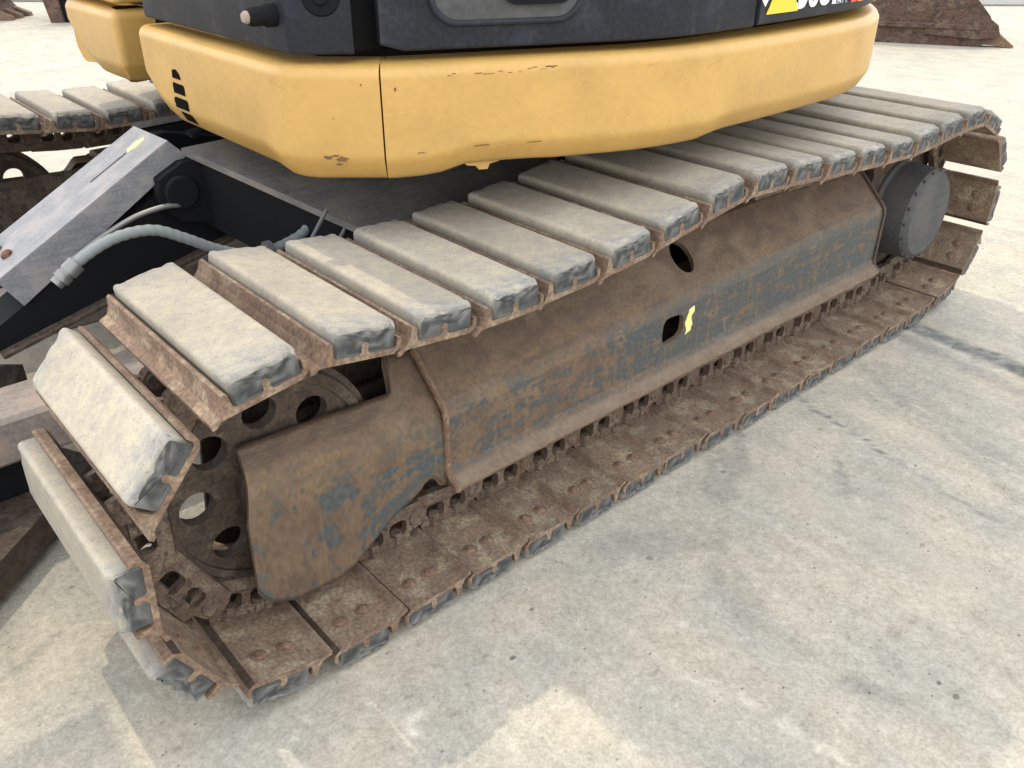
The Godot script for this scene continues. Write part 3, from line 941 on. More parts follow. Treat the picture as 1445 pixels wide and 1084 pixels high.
func build_house() -> void:
	var front := [Vector2(0.567, -1.095), Vector2(0.562, -0.415), Vector2(0.690, -0.306)]
	var side := [Vector2(0.6925, -0.3038), Vector2(0.712, -0.2895), Vector2(0.99, -0.18), Vector2(1.24, -0.075), Vector2(1.60, -0.072), Vector2(1.95, -0.085), Vector2(2.13, -0.135), Vector2(2.33, -0.26), Vector2(2.62, -0.52), Vector2(2.83, -0.83), Vector2(2.90, -1.16), Vector2(2.83, -1.50), Vector2(2.62, -1.80), Vector2(2.2, -2.1), Vector2(1.2, -2.2), Vector2(0.70, -2.05)]
	var st := begin()
	var fl := subdivide(rounded(front, 0.05), 0.06)
	band(st, fl, func(p: Vector2) -> float: return 0.778 + 0.055 * pow(clampf((-0.99 - p.y) / 0.105, 0, 1), 2.0) + (0.008 if p.y < -0.5 else 0.0), func(_p: Vector2) -> float: return TOPY, SKIRT)
	var fs := part("front_skirt", done(st), M.yellow)
	# louvre slots, open to the dark behind
	for k in 5:
		st = begin()
		var yy: float = 0.904 - 0.031 * k
		var w: float = [0.044, 0.060, 0.066, 0.062, 0.040][k]
		var h: float = [0.020, 0.022, 0.022, 0.022, 0.015][k]
		var p := PackedVector2Array([Vector2(-w / 2, -h / 2), Vector2(w / 2, -h / 2), Vector2(w / 2, h / 2 - 0.003), Vector2(w / 2 - 0.006, h / 2), Vector2(-w / 2 + 0.003, h / 2), Vector2(-w / 2, h / 2 - 0.006)])
		if k == 0: p = PackedVector2Array([Vector2(-w / 2, -h / 2), Vector2(w / 2, -h / 2), Vector2(w / 2 - 0.004, 0.002), Vector2(0.002, h / 2), Vector2(-w / 2 + 0.004, h / 2 - 0.003)])
		var yc := yy
		var lie := func(v: Vector2, hi: int) -> float:
			var h2 := yc + v.y - 0.787
			var inset := 0.0
			var pr := [[0.0, 0.030], [0.003, 0.026], [0.010, 0.018], [0.034, 0.005], [0.049, 0.0]]
			for q in 4:
				if h2 >= pr[q][0] and h2 <= pr[q + 1][0]: inset = lerpf(pr[q][1], pr[q + 1][1], (h2 - pr[q][0]) / (pr[q + 1][0] - pr[q][0]))
			return -inset + ((0.004 if k == 2 else 0.0014) if hi == 1 else -0.006)
		plate(st, p, [], -0.006, 0.001, Transform3D(Basis(Vector3(0, 0, 1), Vector3(0, 1, 0), Vector3(-1, 0, 0)), Vector3(0.5657, yy, -0.913 + 0.003 * k)), false, lie)
		node("louvre_slot", done(st), M.black_deep, fs)
	# rust scars on the lower corner
	st = begin()
	var rng := RandomNumberGenerator.new(); rng.seed = 31
	var d := Vector2(0.128, 0.109).normalized(); var nn := Vector3(-d.y, 0, d.x)
	for q in [[0.026, 0.826, 0.020, 0.007], [0.052, 0.823, 0.024, 0.009], [0.045, 0.812, 0.010, 0.003], [0.040, 0.829, 0.012, 0.004], [0.096, 0.953, 0.003, 0.004]]:
		var base := Vector3(0.562 + 0.03, 0, -0.415 + 0.026)
		var pl := PackedVector2Array()
		for k in 11: pl.append(Vector2(cos(TAU * k / 11) * q[2] / 2, sin(TAU * k / 11) * q[3] / 2) * rng.randf_range(0.5, 1.3))
		extrude(st, pl, -0.003, 0.0008, Transform3D(Basis(Vector3(d.x, 0, d.y), Vector3.UP, nn), Vector3(base.x + d.x * q[0], q[1], base.z + d.y * q[0]) + nn * 0.0))
	node("rust_scar", done(st), M.rust_mark, fs)
	st = begin()
	var sl := subdivide(rounded(side, 0.22), 0.07)
	band(st, sl, func(p: Vector2) -> float:
		var b := 0.777 + 0.016 * sst(0.77, 0.84, p.x) - 0.004 * sst(0.94, 1.0, p.x)
		b += 0.010 * sst(1.36, 1.42, p.x)
		return b, func(_p: Vector2) -> float: return TOPY, SKIRT)
	var ss := part("side_skirt", done(st), M.yellow)
	st = begin()
	extrude(st, PackedVector2Array([Vector2(-0.055, 0.03), Vector2(-0.03, 0.008), Vector2(-0.012, 0.006), Vector2(-0.006, -0.002), Vector2(0.012, -0.002), Vector2(0.016, 0.008), Vector2(0.035, 0.012), Vector2(0.035, 0.03)]), -0.02, 0.0, Transform3D(Basis(Vector3(0.92, 0, 0.39), Vector3.UP, Vector3(-0.39, 0, 0.92)), Vector3(0.885, 0.779, -0.262)))
	node("skirt_bracket", done(st), M.yellow, ss)
	st = begin()
	rng.seed = 12
	var sd := Vector2(0.28, 0.115).normalized(); var sn := Vector3(-sd.y, 0, sd.x)
	for k in 26:
		var x: float = rng.randf_range(0.80, 1.06) if k > 3 else [1.072, 1.074, 0.712, 0.75][k]
		var y: float = 0.9655 + rng.randf_range(-0.004, 0.004) if k > 5 else [0.962, 0.953, 0.945, 0.83, 0.834, 0.832][k] as float
		if k in [4, 5]: x = 0.86 + 0.1 * (k - 4)
		var zz: float = -0.2895 + (x - 0.712) * (0.1095 / 0.278)
		var w: float = rng.randf_range(0.004, 0.016) if k > 2 else 0.003
		if k in [4, 5]: w = 0.03
		var h: float = rng.randf_range(0.0008, 0.0018) if k > 2 else [0.006, 0.012, 0.006][k]
		extrude(st, PackedVector2Array([Vector2(-w / 2, -h / 2), Vector2(w / 2, -h / 3), Vector2(w / 2, h / 2), Vector2(-w / 3, h / 2)]), -0.003, 0.0006, Transform3D(Basis(Vector3(sd.x, 0, sd.y), Vector3.UP, sn), Vector3(x, y, zz)))
	node("scuff_mark", done(st), M.rust_mark, ss)
	# other front corner, beyond the boom
	st = begin()
	var other := [Vector2(0.72, -1.395), Vector2(0.70, -1.395), Vector2(0.615, -1.40), Vector2(0.610, -1.76)]
	var ol := []
	for p in other: ol.append(p)
	ol.reverse()
	ol = subdivide(rounded(ol, 0.02), 0.05)
	band(st, ol, func(p: Vector2) -> float: return 0.805 + 0.085 * pow(clampf((-1.60 - p.y) / 0.16, 0, 1), 1.8) , func(_p: Vector2) -> float: return TOPY, SKIRT)
	part("front_skirt", done(st), M.yellow).set_meta("label", "yellow corner skirt on the far side of the boom")
	st = begin()
	var ol2 := []
	for p in ol: ol2.append(p + Vector2(0.015, 0))
	band(st, ol2, func(_p: Vector2) -> float: return 1.0, func(_p: Vector2) -> float: return 1.62, PANEL)
	part("body_panel", done(st), M.yellow)
	# floor of the house, deck filling behind the skirts
	st = begin()
	var deck := PackedVector2Array()
	for p in fl: deck.append(Vector2(p.x + 0.07, p.y))
	for p in sl: deck.append(p.lerp(Vector2(1.5, -1.16), 0.075))
	deck.append(Vector2(0.80, -1.96)); deck.append(Vector2(0.80, -1.30)); deck.append(Vector2(0.85, -1.10))
	for i in deck.size(): deck[i] = Vector2(deck[i].x, -deck[i].y)
	extrude(st, deck, 0.805, 0.975, Transform3D(Basis(Vector3(1, 0, 0), Vector3(0, 0, -1), Vector3(0, 1, 0)), Vector3.ZERO))
	part("house_floor", done(st), M.dark_steel)
	# upper bodies
	var fp := []
	for p in [Vector2(0.585, -1.085), Vector2(0.580, -0.408), Vector2(0.668, -0.345)]: fp.append(p)
	st = begin()
	band(st, subdivide(rounded(fp, 0.012), 0.08), func(_p: Vector2) -> float: return 1.001, func(_p: Vector2) -> float: return 1.55, PANEL)
	var pf := part("front_panel", done(st), M.black_panel)
	st = begin()
	lathe(st, [Vector2(0, 0.053), Vector2(0.013, 0.051), Vector2(0.016, 0.045), Vector2(0.016, 0.022), Vector2(0.019, 0.020), Vector2(0.019, 0.0)], 16, Transform3D(Basis(Vector3.UP, -PI / 2), Vector3(0.582, 1.062, -0.452)))
	node("knob", done(st), M.dark_steel, pf)
	st = begin()
	lathe(st, [Vector2(0, 0.060), Vector2(0.008, 0.0585), Vector2(0.0105, 0.054), Vector2(0.0105, 0.050)], 14, Transform3D(Basis(Vector3.UP, -PI / 2), Vector3(0.580, 1.062, -0.452)))
	node("knob_cap", done(st), M.arm_grey, pf)
	st = begin()
	boxat(st, Vector3(0.572, 1.088, -0.86), Vector3(0.584, 1.098, -0.47), 0.003)
	node("trim_strip", done(st), M.cover_grey, pf)
	st = begin()
	lathe(st, [Vector2(0, 0.008), Vector2(0.012, 0.008), Vector2(0.016, 0.003), Vector2(0.03, 0.002), Vector2(0.034, -0.002)], 18, Transform3D(Basis(Vector3(0.81, 0, 0.58), Vector3.UP, Vector3(-0.58, 0, 0.81)), Vector3(0.628, 1.095, -0.372)))
	node("panel_bolt", done(st), M.dark_steel, pf)
	st = begin()
	boxat(st, Vector3(0.66, 1.0, -0.42), Vector3(0.78, 1.6, -0.36), 0.004)
	part("door_post", done(st), M.black_deep)
	var dp := [Vector2(0.712, -0.326), Vector2(0.99, -0.203), Vector2(1.24, -0.10), Vector2(1.495, -0.094)]
	st = begin()
	var dl := subdivide(rounded(dp, 0.2), 0.05)
	band(st, dl, func(p: Vector2) -> float: return 1.002 + 0.012 * (1 - sst(0.712, 0.73, p.x)), func(_p: Vector2) -> float: return 1.62, PANEL)
	var door := part("side_door", done(st), M.black_panel)
	# recessed pull: raised bezel with a dish inside it
	var hd := Vector2(0.28, 0.115).normalized()
	var hx := Transform3D(Basis(Vector3(hd.x, 0, hd.y), Vector3.UP, Vector3(-hd.y, 0, hd.x)), Vector3(0.925, 1.105, -0.2300))
	st = begin()
	var path := []
	var ring := rrect(Vector2.ZERO, 0.285, 0.118, 0.05, 8)
	for v in ring: path.append(hx * Vector3(v.x, v.y, 0.002))
	path.append(path[0]); path.append(path[1])
	tube(st, path, 0.006, 8)
	node("pull_bezel", done(st), M.black_panel, door)
	st = begin()
	plate(st, rrect(Vector2.ZERO, 0.278, 0.111, 0.048, 8), [], -0.006, 0.003, hx)
	node("pull_dish", done(st), M.hub_grey, door)
	st = begin()
	plate(st, rrect(Vector2(0.055, 0.004), 0.135, 0.070, 0.028, 6), [], 0.0035, 0.012, hx, true)
	node("pull_handle", done(st), M.dark_steel, door)
	var tp := [Vector2(1.502, -0.088), Vector2(1.60, -0.087), Vector2(1.94, -0.101), Vector2(2.11, -0.152), Vector2(2.19, -0.20)]
	st = begin()
	var tl := subdivide(rounded(tp, 0.15), 0.05)
	band(st, tl, func(_p: Vector2) -> float: return 1.006, func(_p: Vector2) -> float: return 1.62, PANEL)
	var tail := part("tail_panel", done(st), M.black_panel)
	decals(tail)
	st = begin()
	var rp := [Vector2(2.20, -0.195), Vector2(2.33, -0.285), Vector2(2.60, -0.54), Vector2(2.80, -0.84), Vector2(2.87, -1.16), Vector2(2.80, -1.48), Vector2(2.60, -1.78), Vector2(2.2, -2.07), Vector2(1.2, -2.16), Vector2(0.72, -2.02)]
	band(st, subdivide(rounded(rp, 0.2), 0.08), func(_p: Vector2) -> float: return 1.0, func(_p: Vector2) -> float: return 1.62, PANEL)
	part("counterweight", done(st), M.yellow)
	# bodies above the frame line: engine hood and cab, they throw the shade over the near track
	st = begin()
	var hood := PackedVector2Array([Vector2(1.55, 0.11), Vector2(2.30, 0.13), Vector2(2.84, 0.50), Vector2(2.98, 1.16), Vector2(2.75, 1.76), Vector2(2.2, 2.03), Vector2(0.74, 2.0), Vector2(0.74, 1.42), Vector2(1.55, 1.42)])
	extrude(st, hood, 1.63, 2.25, Transform3D(Basis(Vector3(1, 0, 0), Vector3(0, 0, -1), Vector3(0, 1, 0)), Vector3.ZERO))
	part("engine_hood", done(st), M.yellow)
	st = begin()
	extrude(st, PackedVector2Array([Vector2(0.64, 1.63), Vector2(1.62, 1.63), Vector2(1.62, 2.54), Vector2(1.55, 2.60), Vector2(0.80, 2.60), Vector2(0.68, 2.50)]), -1.06, -0.24)
	var cab := part("cab", done(st), M.black_panel)
	st = begin()
	boxat(st, Vector3(0.80, 1.76, -0.242), Vector3(1.50, 2.44, -0.234), 0.003)
	node("side_window", done(st), M.glass_dark, cab)
	st = begin()
	boxat(st, Vector3(0.634, 1.72, -1.0), Vector3(0.646, 2.40, -0.32), 0.003)
	node("front_window", done(st), M.glass_dark, cab)
	st = begin()
	extrude(st, PackedVector2Array([Vector2(1.0, 1.05), Vector2(0.74, 1.0), Vector2(0.20, 1.72), Vector2(-0.20, 2.40), Vector2(-0.75, 2.90), Vector2(-0.65, 3.07), Vector2(-0.02, 2.85), Vector2(0.38, 2.1), Vector2(0.95, 1.4)]), -2.12, -1.94)
	part("boom", done(st), M.yellow)
	st = begin()
	extrude(st, PackedVector2Array([Vector2(-0.01, 2.56), Vector2(-0.10, 2.90), Vector2(-0.60, 3.05), Vector2(-1.9, 2.80), Vector2(-1.9, 2.60), Vector2(-0.60, 2.62)]), -1.32, -1.10)
	var dip := part("dipper_arm", done(st), M.yellow)
	st = begin()
	tube(st, [Vector3(-0.62, 2.86, -2.15), Vector3(-0.62, 2.86, -1.06)], 0.05, 16)
	node("pivot_pin", done(st), M.dark_steel, dip)

func decals(tail: MeshInstance3D) -> void:
	var sans := SystemFont.new()
	sans.font_names = PackedStringArray(["Droid Sans"]); sans.font_weight = 700
	var place := func(x: float, y: float, off: float) -> Transform3D:
		var tp := [Vector2(1.502, -0.088), Vector2(1.60, -0.087), Vector2(1.94, -0.101), Vector2(2.11, -0.152)]
		for i in tp.size() - 1:
			if x <= tp[i + 1].x or i == tp.size() - 2:
				var d: Vector2 = (tp[i + 1] - tp[i]).normalized()
				var q: Vector2 = tp[i] + d * ((x - tp[i].x) / d.x)
				return Transform3D(Basis(Vector3(d.x, 0, d.y), Vector3.UP, Vector3(-d.y, 0, d.x)), Vector3(q.x, y, q.y) + Vector3(-d.y, 0, d.x) * off)
		return Transform3D()
	# emblem: white letters with a yellow triangle rising between them
	var st := begin()
	extrude(st, PackedVector2Array([Vector2(-0.058, 0), Vector2(0.058, 0), Vector2(0.012, 0.085), Vector2(-0.012, 0.085)]), 0, 0.0016, place.call(1.582, 1.026, 0.001))
	node("emblem_triangle", done(st), M.logo_yellow, tail)
	st = begin()
	extrude(st, PackedVector2Array([Vector2(-0.066, 0.016), Vector2(-0.044, 0.050), Vector2(-0.030, 0.075), Vector2(-0.048, 0.10), Vector2(-0.070, 0.10), Vector2(-0.078, 0.085), Vector2(-0.078, 0.028)]), 0, 0.0014, place.call(1.582, 1.026, 0.001))
	node("emblem_letter", done(st), M.white, tail)
	st = begin()
	extrude(st, PackedVector2Array([Vector2(0.064, 0.006), Vector2(0.084, 0.006), Vector2(0.084, 0.10), Vector2(0.044, 0.10), Vector2(0.044, 0.045)]), 0, 0.0014, place.call(1.582, 1.026, 0.001))
	node("emblem_letter", done(st), M.white, tail)
	for w in [["308E", 1.735, 0.095, "white"], ["CR", 1.835, 0.05, "grey_print"]]:
		var tm := TextMesh.new()
		tm.font = sans; tm.text = w[0]; tm.font_size = 64; tm.pixel_size = float(w[2]) / 64.0; tm.depth = 0.0016
		tm.vertical_alignment = VERTICAL_ALIGNMENT_CENTER
		node("model_number" if w[0] == "308E" else "model_suffix", tm, M[w[3]], tail, place.call(w[1], 1.026 + float(w[2]) * 0.37, 0.0016))
	for k in 2:
		st = begin()
		extrude(st, PackedVector2Array([Vector2(0, 0), Vector2(0.026, 0), Vector2(0.062, 0.12), Vector2(0.036, 0.12)]), 0, 0.0015, place.call(1.885 + 0.034 * k, 1.026, 0.001))
		node("stripe", done(st), M.red if k == 0 else M.orange, tail)

# ---------------------------------------------------------------- undercarriage centre and blade gear
func hexa(st: SurfaceTool, p: Array) -> void: # bottom 0..3, top 4..7, counter-clockwise from above
	smooth(st, false)
	quad(st, p[3], p[2], p[1], p[0]); quad(st, p[4], p[5], p[6], p[7])
	for i in 4:
		var j := (i + 1) % 4
		quad(st, p[i], p[j], p[4 + j], p[4 + i])

func build_centre() -> void:
	var st := begin()
	boxat(st, Vector3(0.98, 0.33, -1.72), Vector3(1.96, 0.575, -0.60), 0.02)
	part("car_body", done(st), M.dark_steel)
	st = begin()
	lathe(st, [Vector2(0.50, 0.66), Vector2(0.50, 0.80), Vector2(0, 0.80)], 48, Transform3D(Basis(Vector3.RIGHT, -PI / 2), Vector3(1.47, 0, -1.16)))
	part("slew_ring", done(st), M.dark_steel)
	for m in [[1, 1], [-1, 1], [1, -1], [-1, -1]]: # four legs out to the track frames
		var f := func(x: float, y: float, z: float) -> Vector3:
			return Vector3(x if m[0] > 0 else 2.94 - x, y, z if m[1] > 0 else -2.32 - z)
		var pts := [f.call(0.600, 0.54, -1.0), f.call(0.86, 0.34, -0.36), f.call(1.42, 0.34, -0.36), f.call(1.42, 0.50, -1.0), f.call(0.592, 0.705, -1.0), f.call(0.85, 0.545, -0.36), f.call(1.42, 0.545, -0.36), f.call(1.42, 0.735, -1.0)]
		if m[0] * m[1] < 0: pts = [pts[3], pts[2], pts[1], pts[0], pts[7], pts[6], pts[5], pts[4]]
		st = begin(); hexa(st, pts)
		var leg := part("frame_leg", done(st), M.dark_steel)
		st = begin() # deck plate on the leg, its front edge catches the light
		var up := Vector3(0, 0.004, 0); var th := Vector3(0, 0.016, 0); var fw := Vector3(-0.014 * m[0], 0, 0)
		var tp := [pts[4] + fw, pts[5] + fw, pts[6], pts[7]] if m[0] * m[1] > 0 else [pts[4], pts[5], pts[6] + fw, pts[7] + fw]
		hexa(st, [tp[0] + up, tp[1] + up, tp[2] + up, tp[3] + up, tp[0] + up + th, tp[1] + up + th, tp[2] + up + th, tp[3] + up + th])
		node("deck_plate", done(st), M.grey_deck, leg)
	# lug with the pin of the blade cylinder
	for zz in [-0.985, -1.275]:
		st = begin()
		extrude(st, PackedVector2Array([Vector2(0.50, 0.60), Vector2(0.535, 0.565), Vector2(0.62, 0.545), Vector2(1.0, 0.40), Vector2(1.0, 0.62), Vector2(0.64, 0.705), Vector2(0.56, 0.70), Vector2(0.50, 0.67)]), zz - 0.02, zz + 0.02)
		var lug := part("cylinder_lug", done(st), M.dark_steel)
		st = begin()
		lathe(st, [Vector2(0, 0.034), Vector2(0.036, 0.034), Vector2(0.040, 0.030), Vector2(0.040, 0.020), Vector2(0.052, 0.019), Vector2(0.055, 0.0)], 24, Transform3D(Basis() if zz > -1.1 else Basis(Vector3.UP, PI), Vector3(0.545, 0.635, zz)))
		node("pin", done(st), M.dark_steel, lug)
	st = begin()
	lathe(st, [Vector2(0, 0.02), Vector2(0.018, 0.02), Vector2(0.021, 0.016), Vector2(0.021, 0.0)], 6, Transform3D(Basis(Vector3.UP, -0.5), Vector3(0.735, 0.545, -0.70)), false)
	part("leg_bolt", done(st), M.dark_steel)
	# blade lift cylinder under its guard
	st = begin()
	extrude(st, PackedVector2Array([Vector2(0.56, 0.665), Vector2(0.50, 0.625), Vector2(0.10, 0.405), Vector2(-0.36, 0.30), Vector2(-0.36, 0.19), Vector2(0.10, 0.352), Vector2(0.40, 0.425), Vector2(0.68, 0.495), Vector2(0.70, 0.62)]), -1.13, -1.01)
	var cyl := part("blade_lift_arm", done(st), M.dark_steel)
	st = begin()
	tube(st, spline([Vector3(0.575, 0.575, -1.02), Vector3(0.545, 0.600, -0.965), Vector3(0.505, 0.612, -0.955), Vector3(0.433, 0.600, -0.965), Vector3(0.355, 0.566, -0.98), Vector3(0.30, 0.536, -0.99), Vector3(0.25, 0.500, -1.03)], 5), 0.0065, 10)
	node("oil_pipe", done(st), M.steel, cyl)
	st = begin()
	box(st, Vector3(0.62, 0.012, 0.03), Transform3D(Basis(Vector3.BACK, 0.245), Vector3(0.39, 0.420, -0.995)), 0.003)
	node("arm_rib", done(st), M.dark_rust, cyl)
	# guard: a folded channel with a slot in its top
	var u := Vector3(0.419, 0.231, 0).normalized(); var w := Vector3(-u.y, u.x, 0)
	var cb := Basis(u, Vector3(0, 0, -1), w) # x along, y away from the viewer, z off the plate
	var org := Vector3(0.125, 0.513, -1.0)
	var len := 0.485
	st = begin()
	plate(st, PackedVector2Array([Vector2(0, 0), Vector2(len, 0), Vector2(len - 0.004, 0.200), Vector2(0, 0.200)]), [rrect(Vector2(0.355, 0.098), 0.11, 0.010, 0.0049, 3)], -0.008, 0.0, Transform3D(cb, org))
	var guard := part("cylinder_guard", done(st), M.cover_grey)
	st = begin()
	extrude(st, PackedVector2Array([Vector2(0.0, -0.0785), Vector2(len + 0.014, -0.054), Vector2(len, -0.002), Vector2(0, -0.002)]), -0.008, 0.0, Transform3D(Basis(u, w, Vector3(0, 0, 1)), org + Vector3(0, 0, 0.0015)))
	node("guard_side", done(st), M.cover_grey, guard)
	st = begin()
	extrude(st, PackedVector2Array([Vector2(0.0, -0.0785), Vector2(len + 0.014, -0.054), Vector2(len - 0.004, -0.009), Vector2(0, -0.009)]), -0.201, -0.193, Transform3D(Basis(u, w, Vector3(0, 0, 1)), org))
	node("guard_side", done(st), M.cover_grey, guard)
	for q in [Vector2(0.045, 0.135), Vector2(0.055, 0.075)]:
		st = begin()
		lathe(st, [Vector2(0, 0.010), Vector2(0.010, 0.009), Vector2(0.013, 0.006), Vector2(0.014, -0.002)], 12, Transform3D(cb, org + cb * Vector3(q.x, q.y, 0)))
		node("guard_bolt", done(st), M.bright_rust, guard)
	st = begin()
	var blob := PackedVector2Array()
	for k in 16: blob.append(Vector2(0.438, 0.100) + Vector2(cos(TAU * k / 16.0) * 0.026, sin(TAU * k / 16.0) * 0.014) * (1 + 0.15 * sin(k * 2.3)))
	extrude(st, blob, -0.001, 0.0008, Transform3D(cb, org))
	node("chalk_mark", done(st), M.pale_mark, guard)
	# hose with spiral wrap and end fitting
	var hp := spline([Vector3(0.196, 0.602, -0.70), Vector3(0.235, 0.628, -0.70), Vector3(0.29, 0.650, -0.70), Vector3(0.34, 0.656, -0.70), Vector3(0.388, 0.649, -0.70), Vector3(0.44, 0.620, -0.70), Vector3(0.50, 0.582, -0.70), Vector3(0.56, 0.555, -0.70), Vector3(0.62, 0.548, -0.70), Vector3(0.675, 0.556, -0.70), Vector3(0.72, 0.575, -0.70), Vector3(0.78, 0.625, -0.72)], 14)
	st = begin(); tube(st, hp, 0.0105, 16, 0.0012, 330)
	var hose := part("hydraulic_hose", done(st), M.hose_grey)
	st = begin()
	var fd := Vector3(-0.83, -0.55, 0).normalized()
	var f0: Vector3 = hp[0]
	tube(st, [f0 - fd * 0.034, f0 - fd * 0.010], 0.0175, 14)
	tube(st, [f0 - fd * 0.012, f0 - fd * 0.004], 0.0145, 12)
	tube(st, [f0 - fd * 0.004, f0 + fd * 0.010], 0.0185, 6)
	tube(st, [f0 + fd * 0.008, f0 + fd * 0.022], 0.013, 12)
	node("hose_fitting", done(st), M.steel, hose)
	st = begin()
	tube(st, [hp[112] - Vector3(0.007, -0.0005, 0), hp[112] + Vector3(0.007, 0.001, 0)], 0.021, 14)
	node("hose_clamp", done(st), M.pipe_grey, hose)
	var p2 := [Vector3(0.722, 0.645, -0.60), Vector3(0.680, 0.592, -0.60), Vector3(0.655, 0.52, -0.60)]
	st = begin(); tube(st, p2, 0.0048, 8)
	part("oil_pipe", done(st), M.pipe_grey)
	st = begin()
	var p3 := []
	for v in p2: p3.append(v + Vector3(0.050, -0.024, 0.015))
	tube(st, p3, 0.0048, 8)
	part("oil_pipe", done(st), M.pipe_grey)
	# push arms and blade
	for m in [1.0, -1.0]:
		var zc: float = -1.16 + 0.295 * m
		st = begin()
		boxat(st, Vector3(-0.42, 0.19, zc - 0.08), Vector3(0.98, 0.30, zc + 0.08), 0.010)
		var arm := part("blade_arm", done(st), M.arm_grey)
		st = begin()
		var plan := PackedVector2Array()
		for q in [Vector2(0.19, -0.86), Vector2(-0.075, -0.615), Vector2(-0.40, -0.33), Vector2(-0.42, -1.0), Vector2(0.12, -1.0)]: plan.append(Vector2(q.x, -q.y) if m > 0 else Vector2(q.x, 2.32 + q.y))
		extrude(st, plan, 0.025, 0.095, Transform3D(Basis(Vector3(1, 0, 0), Vector3(0, 0, -1), Vector3(0, 1, 0)), Vector3.ZERO))
		node("arm_foot", done(st), M.dark_rust, arm)
		st = begin()
		boxat(st, Vector3(-0.42, 0.096, zc - 0.05), Vector3(0.08, 0.189, zc + 0.05), 0.006)
		node("arm_web", done(st), M.dark_steel, arm)
	st = begin()
	extrude(st, PackedVector2Array([Vector2(-0.40, 0.03), Vector2(-0.46, 0.10), Vector2(-0.48, 0.26), Vector2(-0.44, 0.44), Vector2(-0.42, 0.44), Vector2(-0.45, 0.26), Vector2(-0.43, 0.12), Vector2(-0.36, 0.03)]), -2.30, -0.30)
	part("dozer_blade", done(st), M.dark_steel)

# ---------------------------------------------------------------- surroundings
func stroke(a: Vector2, b: Vector2, w: float, p: Vector2) -> float: # soft brush distance
	var t := clampf((p - a).dot(b - a) / (b - a).length_squared(), 0, 1)
	return 1 - sst(0.35, 1.0, p.distance_to(a.lerp(b, t)) / w)

